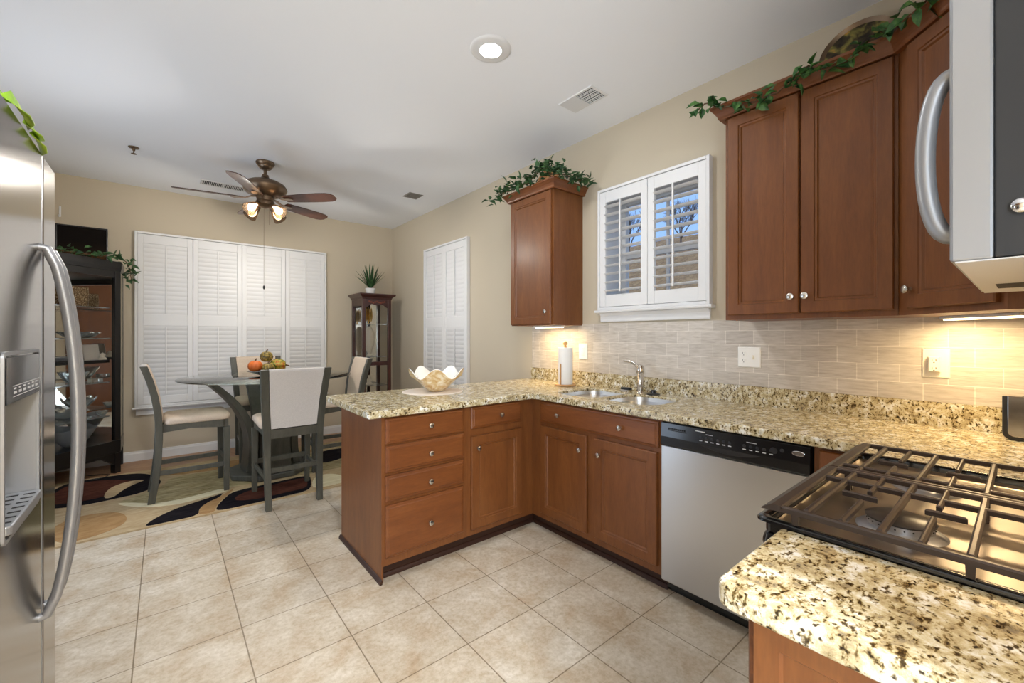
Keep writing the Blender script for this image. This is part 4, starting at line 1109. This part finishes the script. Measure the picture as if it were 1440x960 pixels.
lathe_thing('figurine', 'small pale figurine on the lower shelf of the mahogany curio cabinet', 'figurine', [(.04, 0), (.042, .012), (.026, .04), (.03, .07), (.014, .1), (.018, .12), (.001, .135)], (qm - .05, qy0 + .15, .6385), M['cream_cer'])

# potted plant on the curio cabinet
pp = root('potted_plant', 'spiky green plant in a white pot on top of the mahogany curio cabinet', 'plant', (qm - .02, 5.62, 1.8485))
obj('pot', MB().lathe([(.048, 0), (.056, .01), (.066, .07), (.068, .085), (.060, .085), (.056, .07), (.001, .07)], (qm - .02, 5.62, 1.8485), 24), M['white'], pp, smooth=True)
rnd = random.Random(4); lv = MB()
for k in range(26):
    a = k * 2.399; tl = .15 + .75 * (k / 26); L = .37 - .07 * (k / 26) + rnd.uniform(-.02, .02)
    b0 = Vector((qm - .02, 5.62, 1.925)); dirv = Vector((math.cos(a) * math.sin(tl), math.sin(a) * math.sin(tl), math.cos(tl))); side = Vector((-math.sin(a), math.cos(a), 0)); up = dirv.cross(side)
    rings = []
    for s, w in ((0, .007), (.3, .0125), (.65, .010), (.9, .004), (1, .0006)):
        c_ = b0 + dirv * L * s + Vector((0, 0, -.05 * s * s * math.sin(tl)))
        rings.append([tuple(c_ + side * w), tuple(c_ + up * w * .4), tuple(c_ - side * w), tuple(c_ + up * w * .1)])
    lv.loft(rings)
obj('leaves', lv, M['leaf_dark'], pp)


# ------------------------------------------------------------------ ceiling fan
fx, fy = .697, 4.32
cf = root('ceiling_fan', 'bronze five-blade ceiling fan with four lit lamps over the dining table', 'ceiling fan', (fx, fy, CZ - .0005))
def fl(prof, n=32): return MB().lathe(prof, (fx, fy, 0), n)
obj('canopy', fl([(.072, CZ - .0006), (.076, CZ - .012), (.070, CZ - .026), (.060, CZ - .034), (.058, CZ - .046), (.042, CZ - .062), (.022, CZ - .070), (.001, CZ - .070)]), M['bronze'], cf, smooth=True)
obj('downrod', fl([(.0135, CZ - .0705), (.0135, 2.738), (.026, 2.732), (.030, 2.715)], 20), M['bronze'], cf, smooth=True)
obj('motor_housing', fl([(.030, 2.7145), (.036, 2.70), (.060, 2.688), (.115, 2.672), (.155, 2.650), (.172, 2.625), (.176, 2.612), (.172, 2.604), (.168, 2.588), (.150, 2.566), (.112, 2.548), (.075, 2.54), (.001, 2.54)]), M['bronze'], cf, smooth=True, angle=50)
obj('light_hub', fl([(.068, 2.5395), (.070, 2.53), (.066, 2.50), (.074, 2.488), (.072, 2.462), (.056, 2.448), (.03, 2.44), (.012, 2.432), (.001, 2.43)]), M['bronze'], cf, smooth=True)
for k in range(5):
    a = math.radians(26 - 72 * k)
    bf = Fr((fx, fy, 0), (math.cos(a), math.sin(a), 0), (-math.sin(a), math.cos(a), 0))
    irn = MB(bf)
    irn.loft([[(u, -w, z - .003), (u, w, z - .003), (u, w, z + .003), (u, -w, z + .003)] for u, w, z in ((.055, .014, 2.534), (.11, .018, 2.528), (.15, .014, 2.508), (.19, .026, 2.503), (.235, .034, 2.503), (.262, .012, 2.503))])
    io = obj('blade_arm', irn, M['bronze'], cf, smooth=True, bevel=.0015)
    bl = MB(bf); pit = math.radians(-12); rings = []
    for u, w in ((.185, .048), (.21, .054), (.35, .064), (.52, .070), (.60, .066), (.64, .052), (.66, .026)):
        cw, sw = math.cos(pit) * w, math.sin(pit) * w
        rings.append([(u, -cw, 2.508 - sw - .0005), (u, cw, 2.508 + sw - .0005), (u, cw, 2.508 + sw + .0065), (u, -cw, 2.508 - sw + .0065)])
    bl.loft(rings)
    obj('blade', bl, M['blade'], cf, bevel=.0015)
for k in range(4):
    a = math.radians(36 + 90 * k)
    d_ = Vector((math.cos(a) * .80, math.sin(a) * .80, -.60)).normalized()
    b0 = Vector((fx + math.cos(a) * .058, fy + math.sin(a) * .058, 2.466))
    so_ = obj('lamp_socket', MB().lathe([(.017, 0), (.021, .01), (.024, .035), (.026, .042)], b0, 18, 0, d_), M['bronze'], cf, smooth=True)
    obj('lamp_shade', MB().lathe([(.026, .0422), (.034, .062), (.046, .10), (.058, .145), (.0555, .145), (.0435, .10), (.032, .062), (.0245, .0425)], b0, 24, 0, d_), M['shade_glass'], so_, smooth=True)
    obj('bulb', MB().lathe([(.012, .0424), (.015, .06), (.027, .085), (.031, .105), (.027, .125), (.016, .136), (.001, .139)], b0, 18, 0, d_), M['bulb'], so_, smooth=True)
    ld = bpy.data.lights.new('fan_lamp_light', 'SPOT'); ld.energy = FAN_W; ld.spot_size = math.radians(150); ld.spot_blend = .6; ld.color = (1.0, .95, .88); ld.shadow_soft_size = .04
    lo = bpy.data.objects.new('fan_lamp_light', ld); COL.objects.link(lo); lo.location = b0 + d_ * .165; lo.rotation_euler = d_.to_track_quat('-Z', 'Y').to_euler()
ch_ = MB().tube([(fx - .012, fy - .012, 2.433), (fx - .012, fy - .012, 1.745)], .0016, 5)
co_ = obj('pull_chain', ch_, M['bronze'], cf)
obj('chain_pendant', MB().lathe([(.002, 1.745), (.007, 1.74), (.009, 1.725), (.006, 1.712), (.001, 1.709)], (fx - .012, fy - .012, 0), 10), M['black_wood'], co_, smooth=True)
c2_ = obj('pull_chain', MB().tube([(fx + .03, fy - .01, 2.438), (fx + .03, fy - .01, 2.29)], .0014, 5), M['bronze'], cf)

# ------------------------------------------------------------------ recessed lamps
def can(x, y, label, watts=ADDED_CAN_W):
    r = root('recessed_light', label, 'ceiling light', (x, y, CZ), None)
    obj('trim_ring', MB().lathe([(.095, CZ - .010), (.106, CZ - .007), (.112, CZ - .0005), (.095, CZ - .0005)], (x, y, 0), 40), M['white'], r, smooth=True)
    obj('lens', MB().lathe([(.0945, CZ - .0006), (.0945, CZ - .006), (.05, CZ - .011), (.001, CZ - .012)], (x, y, 0), 40), M['can_glow'], r, smooth=True)
    area_lamp('recessed_lamp', (x, y, CZ - .02), .16, watts, (.95, .97, 1.0), (0, 0, -1))
can(1.363, 1.84, 'bright round recessed light in the kitchen ceiling above the sink run', CAN_W)
can(.25, -.75, 'added recessed ceiling light behind the viewpoint, above the open floor')  # from here on: unseen lamps added to brighten the room
can(1.25, -1.9, 'added recessed ceiling light behind the range wall, outside the picture')
can(-.5, -2.2, 'added recessed ceiling light near the added side door, outside the picture')
can(2.0, -2.9, 'added recessed ceiling light in the back right corner, outside the picture')
can(.4, -3.1, 'added recessed ceiling light before the back wall, outside the picture')

# under-cabinet lamps
def strip(name_label, fr, u0, u1, z, watts):
    r = root('under_cabinet_light', name_label, 'under-cabinet light', tuple(fr((u0 + u1) / 2, 0, z)))
    obj('housing', MB(fr).box(u0 - .012, u1 + .012, -.022, .022, z - .012, z - .0005), M['white'], r, bevel=.002)
    obj('diffuser', MB(fr).box(u0, u1, -.015, .015, z - .018, z - .0125), M['strip_glow'], r, bevel=.002)
    p = fr((u0 + u1) / 2, 0, z - .021)
    d = bpy.data.lights.new('under_cabinet_lamp', 'AREA'); d.energy = watts; d.color = (1.0, .74, .40); d.shape = 'RECTANGLE'; d.size = u1 - u0; d.size_y = .03
    o = bpy.data.objects.new('under_cabinet_lamp', d); COL.objects.link(o); o.location = p
    o.rotation_euler = (0, 0, math.atan2(fr.u.y, fr.u.x))
strip('glowing slim light bar under the narrow left wall cabinet', Fr((2.40, 0, 0), (0, 1, 0), (-1, 0, 0)), 2.30, 2.60, 1.378, STRIP_W)
strip('glowing slim light bar under the corner wall cabinet by the microwave', Fr((2.455, .205, 0), (-1, -.88, 0), (-.88, 1, 0)), 0.0, .30, 1.378, STRIP_W * 1.25)

# ------------------------------------------------------------------ ceiling registers, sprinkler, hook
def register(label, x0, x1, y0, y1, along_x, n, mt, bars=None, blank=None, split=False):
    r = root('air_vent', label, 'air vent', ((x0 + x1) / 2, (y0 + y1) / 2, CZ))
    z1 = CZ - .0005
    e = .016
    obj('frame', MB().loft([[(x, y, z) for x, y in ((x0 + i, y0 + i), (x1 - i, y0 + i), (x1 - i, y1 - i), (x0 + i, y1 - i))] for i, z in ((0, z1), (.004, z1 - .006), (e, z1 - .006), (e, z1 - .0008))], caps=False), mt, r)
    obj('backing', MB().box(x0 + e, x1 - e, y0 + e, y1 - e, z1 - .0012, z1 - .0006), M['slot'], r)
    sl = MB()
    L0, L1 = ((x0 + e, x1 - e) if not along_x else (y0 + e, y1 - e))
    for i in range(n + 1):
        p = L0 + (L1 - L0) * i / n
        w = (L1 - L0) / n * .17
        if split and i == n // 2: w *= 3.2
        if along_x: sl.box(x0 + e, x1 - e, p - w, p + w, z1 - .0045, z1 - .0013)
        else: sl.box(p - w, p + w, y0 + e, y1 - e, z1 - .006, z1 - .0013)
    obj('slats', sl, mt, r)
    if bars:
        cb_ = MB()
        for i in range(1, bars):
            p = x0 + e + (x1 - x0 - 2 * e) * i / bars; cb_.box(p - .002, p + .002, y0 + e, y1 - e, z1 - .0055, z1 - .0014)
        obj('cross_bar', cb_, mt, r)
    if blank: obj('closed_damper', MB().box(x0 + e, x1 - e, blank[0], blank[1], z1 - .0062, z1 - .0014), mt, r)
register('white ceiling register with one half open, near the right wall cabinets', 2.035, 2.205, 1.705, 1.99, True, 17, M['white'], 5, (1.848, 1.974))
register('long slotted ceiling register behind the fan blades', .28, .665, 5.18, 5.345, False, 24, M['white'], split=True)
M['vent_grey'] = new_mat('grey_register', (138, 132, 124), 0.6)
register('small grey-brown ceiling register in the far right of the dining area', 2.045, 2.21, 4.225, 4.40, True, 9, M['vent_grey'])
sk_ = root('fire_sprinkler', 'small bronze fire sprinkler on the ceiling left of the fan', 'sprinkler', (-.194, 4.664, CZ))
obj('escutcheon', MB().lathe([(.036, CZ - .0005), (.034, CZ - .006), (.012, CZ - .010), (.008, CZ - .03)], (-.194, 4.664, 0), 20), M['bronze'], sk_, smooth=True)
obj('deflector', MB().lathe([(.004, CZ - .0305), (.004, CZ - .05), (.018, CZ - .052), (.018, CZ - .055), (.001, CZ - .056)], (-.194, 4.664, 0), 16), M['bronze'], sk_, smooth=True)
hk = root('wall_hook', 'tiny white hook on the far wall beside the refrigerator edge', 'hook', (-.769, FY, 2.44))
obj('plate', MB(FW_).box(-.776, -.762, .0005, .006, 2.435, 2.535), M['white'], hk, bevel=.002)
obj('hook', MB(FW_).tube([(-.769, .006, 2.45), (-.769, .022, 2.435), (-.769, .035, 2.43), (-.769, .045, 2.442)], .008, 8), M['white'], hk, smooth=True)

# ------------------------------------------------------------------ outlets on the tile
def plate_at(name, label, cat, y0, y1, z0, z1, mt, gang):
    x = RX - .009
    r = root(name, label, cat, (x, (y0 + y1) / 2, z0))
    fr = Fr((x, 0, 0), (0, 1, 0), (-1, 0, 0))
    obj('cover_plate', MB(fr).nest(y0, y1, z0, z1, [(0, .0005), (0, .003), (.004, .006)]), mt, r)
    for kind, yc in gang:
        zc = (z0 + z1) / 2
        if kind == 'duplex':
            for dz in (-.02, .02):
                s_ = obj('socket', MB(fr).loft([[(u, d, z) for u, z in rrect(yc - .015, yc + .015, zc + dz - .0155, zc + dz + .0155, .009, 4)] for d in (.006, .0078)]), mt, r)
                obj('slots', MB(fr).box(yc - .007, yc - .005, .0079, .0083, zc + dz - .001, zc + dz + .008).box(yc + .005, yc + .007, .0079, .0083, zc + dz - .001, zc + dz + .008).lathe([(.0024, .0079), (.0024, .0083)], (yc, 0, zc + dz - .008), 10, 0, (0, 1, 0)), M['slot'], s_)
        elif kind == 'gfci':
            s_ = obj('socket', MB(fr).nest(yc - .0165, yc + .0165, zc - .0335, zc + .0335, [(0, .0062), (0, .0085), (.001, .0092)]), mt, r)
            mb = MB(fr)
            for dz in (-.02, .02): mb.box(yc - .007, yc - .005, .0093, .0097, zc + dz - .004, zc + dz + .005).box(yc + .005, yc + .007, .0093, .0097, zc + dz - .004, zc + dz + .005)
            obj('slots', mb, M['slot'], s_)
            obj('reset_button', MB(fr).box(yc - .009, yc + .009, .0093, .0103, zc - .007, zc - .0012).box(yc - .009, yc + .009, .0093, .0103, zc + .0012, zc + .007), mt, s_)
        elif kind == 'switch':
            obj('toggle', MB(fr).box(yc - .0045, yc + .0045, .0062, .0085, zc - .012, zc + .012).loft([[(yc - .004, .0086, zc - .004), (yc + .004, .0086, zc - .004), (yc + .004, .0086, zc + .006), (yc - .004, .0086, zc + .006)], [(yc - .0035, .02, zc - .012), (yc + .0035, .02, zc - .012), (yc + .0035, .02, zc - .006), (yc - .0035, .02, zc - .006)]]), M['ivory'], r)
        elif kind == 'adapter':
            s_ = obj('plug_adapter', MB(fr).nest(yc - .019, yc + .019, zc - .036, zc + .03, [(0, .0062), (0, .024), (.004, .028)]), mt, r)
            mb = MB(fr)
            for dz in (-.02, .014): mb.box(yc - .007, yc - .0045, .0282, .0286, zc + dz - .004, zc + dz + .005).box(yc + .0045, yc + .007, .0282, .0286, zc + dz - .004, zc + dz + .005).lathe([(.0026, .0282), (.0026, .0286)], (yc, 0, zc + dz - .009), 10, 0, (0, 1, 0))
            obj('slots', mb, M['slot'], s_)
    return r
plate_at('wall_outlet', 'white outlet plate beside the paper towel roll', 'outlet', 2.178, 2.264, 1.113, 1.236, M['outlet'], [('gfci', 2.221)])
plate_at('wall_outlet', 'wide white plate with an outlet and a switch, right of the sink', 'outlet', .935, 1.055, 1.12, 1.234, M['outlet'], [('duplex', 1.022), ('switch', .972)])
plate_at('wall_outlet', 'ivory outlet plate with a plug-in adapter under the corner cabinet', 'outlet', .204, .290, 1.118, 1.242, M['ivory'], [('adapter', .25)])

# ------------------------------------------------------------------ things on the worktop
tw = root('paper_towel_holder', 'wooden paper towel stand with a white roll left of the sink', 'paper towel holder', (2.385, 2.255, CT))
obj('base', MB().lathe([(.078, CT + .0005), (.08, CT + .004), (.078, CT + .012), (.001, CT + .012)], (2.385, 2.255, 0), 32), M['bamboo'], tw, smooth=True)
obj('rod', MB().lathe([(.01, CT + .0125), (.01, CT + .312)], (2.385, 2.255, 0), 14), M['bamboo'], tw, smooth=True)
obj('finial', MB().sphere((2.385, 2.255, CT + .325), .0185, 0, 16), M['bamboo'], tw, smooth=True)
obj('tear_bar', MB().tube([(2.322, 2.245, CT + .0125), (2.322, 2.245, CT + .172)], .0055, 8), M['bamboo'], tw, smooth=True)
pr_ = tag(obj('paper_towel_roll', MB().lathe([(.02, CT + .013), (.056, CT + .013), (.0565, CT + .016), (.0565, CT + .290), (.056, CT + .293), (.02, CT + .293), (.02, CT + .29), (.0195, CT + .016)], (2.385, 2.255, 0), 36, caps=False), M['paper'], smooth=True, base=(2.385, 2.255, CT)), 'white paper towel roll on the wooden stand', 'paper towel')
pm = tag(obj('placemat', MB().lathe([(.001, CT + .0005), (.205, CT + .0005), (.206, CT + .0015), (.205, CT + .0025), (.001, CT + .0025)], (1.43, 2.60, 0), 48), M['cloth'], smooth=True), 'round pale placemat under the shell bowl on the peninsula', 'placemat')
sb = MB(); bc = (1.446, 2.58, CT + .003); n = 60; rings = []
for r, h, w in ((.04, 0, 0), (.052, .002, 0), (.085, .030, .003), (.125, .072, .012), (.16, .108, .024), (.182, .128, .034), (.180, .131, .034), (.156, .112, .024), (.12, .076, .012), (.08, .035, .003), (.05, .008, 0), (.001, .007, 0)):
    rings.append([(bc[0] + r * math.cos(2 * PI * k / n) * (1 + w * 1.2 * math.cos(5 * 2 * PI * k / n + 4.10)), bc[1] + r * math.sin(2 * PI * k / n) * (1 + w * 1.2 * math.cos(5 * 2 * PI * k / n + 4.10)), bc[2] + h + w * 1.0 * math.cos(5 * 2 * PI * k / n + 4.10)) for k in range(n)])
sb.loft(rings[:6]); sb.m = [0] * len(sb.m)
nf = len(sb.f); sb = MB().loft(rings)
sb.m = [0 if i < 5 * n else 1 for i in range(len(sb.f))]
M['pearl'] = new_mat('pearl_shell', (240, 236, 226), 0.2, coat=0.5)
tag(obj('shell_bowl', sb, [M['capiz'], M['pearl']], smooth=True, base=bc, angle=70), 'scalloped amber shell bowl with a pearly inside on the peninsula', 'bowl')

ts = root('toaster', 'dark-framed steel toaster at the right edge of the worktop', 'toaster', (2.47, -.10, CT))
TF = Fr((2.40, 0, 0), (0, 1, 0), (-1, 0, 0))
def low_round(a, b, z0, z1, r): return [(b, z1), (a, z1)] + arc(a + r, z0 + r, r, 180, 270, 6) + arc(b - r, z0 + r, r, 270, 360, 6)
o_ = low_round(-.25, .058, CT + .002, 1.076, .026)
i_ = low_round(-.237, .045, CT + .015, 1.077, .018)
obj('end_frame', MB(TF).loft([[(u, -.02, z) for u, z in o_], [(u, -.003, z) for u, z in o_], [(u * .99 - .001, 0, z) for u, z in o_]]), M['black_plastic'], ts, bevel=.002)
obj('steel_panel', MB(TF).loft([[(u, .0005, z) for u, z in i_], [(u, .006, z) for u, z in i_]]), M['steel_fr'], ts, bevel=.002)
obj('shell', MB(TF).loft([[(u, -.0205, z) for u, z in rrect(-.24, .048, CT + .008, 1.07, .022, 6)], [(u, -.115, z) for u, z in rrect(-.24, .048, CT + .008, 1.07, .022, 6)]]), M['steel_fr'], ts, smooth=True)
obj('slot', MB().box(2.455, 2.49, -.2, .01, 1.0702, 1.0712), M['slot'], ts)

# ------------------------------------------------------------------ garlands and plates
def leaf(mb, p, d, nrm, L, W, fold=.25):
    d = d.normalized(); s = d.cross(nrm).normalized(); u = s.cross(d).normalized()
    pts_ = [p, p + d * L * .30 + s * W * .46 + u * W * fold, p + d * L * .30, p + d * L * .30 - s * W * .46 + u * W * fold,
            p + d * L * .62 + s * W * .38 + u * W * fold * .7 - u * L * .05, p + d * L * .62 - u * L * .05, p + d * L * .62 - s * W * .38 + u * W * fold * .7 - u * L * .05, p + d * L - u * L * .16]
    mb.raw(pts_, [(0, 2, 1), (0, 3, 2), (1, 2, 5, 4), (2, 3, 6, 5), (4, 5, 7), (5, 6, 7)])
def garland(name, label, path, per_m, L, W, mt, seed, spread=.05, bias=(0, 0, .3), jitter=.02, avoid=None):
    rnd = random.Random(seed)
    pts_ = [Vector(p) for p in path]
    fine = []
    for i in range(len(pts_) - 1):
        for k in range(6): fine.append(pts_[i].lerp(pts_[i + 1], k / 6) + Vector((rnd.uniform(-1, 1), rnd.uniform(-1, 1), rnd.uniform(-1, 1))) * jitter * .3)
    fine.append(pts_[-1])
    r = root(name, label, 'garland', tuple(pts_[len(pts_) // 2]), 'leafy garlands')
    obj('vine', MB().tube(fine, .0035, 5), M['stem'], r, smooth=True)
    mb = MB()
    tot = sum((fine[i + 1] - fine[i]).length for i in range(len(fine) - 1)); N = int(tot * per_m)
    for k in range(N):
        f = (k + rnd.random()) / N * (len(fine) - 1); i = min(int(f), len(fine) - 2)
        p = fine[i].lerp(fine[i + 1], f - i) + Vector((rnd.gauss(0, 1), rnd.gauss(0, 1), rnd.gauss(0, .7))) * spread * .5
        d = Vector((rnd.gauss(0, 1), rnd.gauss(0, 1), rnd.gauss(0, .6))).normalized() + Vector(bias)
        nn = Vector((rnd.gauss(0, .5) - .5, rnd.gauss(0, .5) - .3, 1)).normalized()
        l = L * rnd.uniform(.7, 1.25)
        if avoid and not avoid(p, p + d.normalized() * l): continue
        leaf(mb, p, d, nn, l, W * rnd.uniform(.8, 1.2))
    obj('leaves', mb, mt, r)
def clear_l(a, b):
    return all(q.x < 2.55 and (q.z > 2.464 or q.x < 2.172 or q.y < 2.168 or q.y > 2.79) for q in (a, b, (a + b) / 2))
def clear_r(a, b):
    for q in (a, b, (a + b) / 2):
        if q.x > 2.55: return False
        if q.z < 2.478 and not (q.x < 2.172 or q.y > 1.05 or (q.x - q.y) < 1.832): return False
    return True
garland('leafy_garland', 'dense leafy garland around the top of the narrow left wall cabinet', [(2.19, 2.84, 2.44), (2.145, 2.74, 2.462), (2.15, 2.6, 2.462), (2.155, 2.5, 2.468), (2.17, 2.42, 2.485), (2.26, 2.38, 2.60), (2.26, 2.30, 2.56), (2.155, 2.2, 2.475), (2.27, 2.145, 2.47), (2.40, 2.13, 2.462), (2.5, 2.115, 2.45)], 260, .062, .034, M['leaf_dark'], 3, .075, (-.3, -.2, .25), .02, clear_l)
garland('ivy_vine', 'sparse ivy vine trailing along the crown of the right wall cabinets', [(2.16, 1.11, 2.475), (2.145, 1.05, 2.49), (2.148, .98, 2.44), (2.155, .9, 2.415), (2.155, .8, 2.405), (2.155, .72, 2.405), (2.15, .65, 2.43), (2.148, .60, 2.465), (2.155, .54, 2.42), (2.152, .46, 2.42), (2.145, .40, 2.455), (2.14, .35, 2.47), (2.12, .30, 2.46), (2.06, .235, 2.46), (2.0, .175, 2.475), (1.95, .125, 2.47)], 85, .058, .044, M['leaf'], 8, .028, (-.5, 0, -.2), .012, clear_r)
garland('ivy_vine', 'ivy draped over the top right corner of the black display cabinet', [at(.75, -.1, 2.02), at(.6, -.06, 2.025), at(.45, -.03, 2.02), at(.3, .0, 2.02), at(.16, .01, 2.03), at(.06, .02, 2.03), at(-.03, .02, 2.01), at(-.07, .02, 1.94), at(-.075, .02, 1.87), at(-.07, .03, 1.80)], 95, .06, .045, M['leaf_dark'], 12, .05, (.2, -.3, .0), .015, lambda a, b: all((q.z > 2.003 or (q - CO).dot(CF.u) < -.03 or (q - CO).dot(CF.n) > .022) for q in (a, b)))
def wall_plate(name, label, c, r, mats, lean):
    rt = root(name, label, 'plate', c, 'decorative plates on the wall cabinets')
    ax = Vector((-math.cos(lean), 0, math.sin(lean)))
    p0 = Vector(c)
    obj('rim', MB().lathe([(r * .88, .004), (r * .98, .012), (r, .016), (r * .99, .020), (r * .88, .0085)], p0, 48, 0, ax, caps=False), mats[0], rt, smooth=True)
    obj('well', MB().lathe([(.001, 0), (r * .875, .003), (r * .875, .008), (r * .7, .005), (.001, .0045)], p0, 48, 0, ax), mats[1], rt, smooth=True)
wall_plate('decorative_plate', 'rust and gold plate leaning on the wall above the narrow left wall cabinet', (2.515, 2.57, 2.60), .135, (M['plate_rust'], M['plate_rust']), .25)
wall_plate('decorative_plate', 'dark painted plate leaning on the wall above the right wall cabinets', (2.503, .50, 2.628), .15, (M['bronze'], M['plate_art']), .25)

# lime leaves lying on the refrigerator
lp = root('leafy_sprig', 'bright lime green artificial leaves lying on top of the refrigerator', 'leaves', (-.34, 1.36, 1.749))
stm = MB().tube([(-.40, 1.22, 1.757), (-.33, 1.30, 1.762), (-.28, 1.36, 1.765), (-.27, 1.46, 1.762)], .005, 6)
obj('stem', stm, M['leaf_lime'], lp, smooth=True)
for (p0, p1, w) in (((-.246, 1.265, 1.768), (-.216, 1.455, 1.788), .036), ((-.27, 1.26, 1.768), (-.24, 1.35, 1.80), .03), ((-.24, 1.40, 1.768), (-.219, 1.505, 1.775), .034), ((-.238, 1.45, 1.764), (-.222, 1.565, 1.757), .030), ((-.33, 1.32, 1.764), (-.40, 1.40, 1.785), .04)):
    a, b_ = Vector(p0), Vector(p1); lm = MB()
    leaf(lm, a, b_ - a, Vector((.8, -.5, .5)), (b_ - a).length, w * 1.5, .18)
    lo_ = obj('leaf', lm, M['leaf_lime'], lp, smooth=True, angle=80)
    so2 = lo_.modifiers.new('thick', 'SOLIDIFY'); so2.thickness = .0015
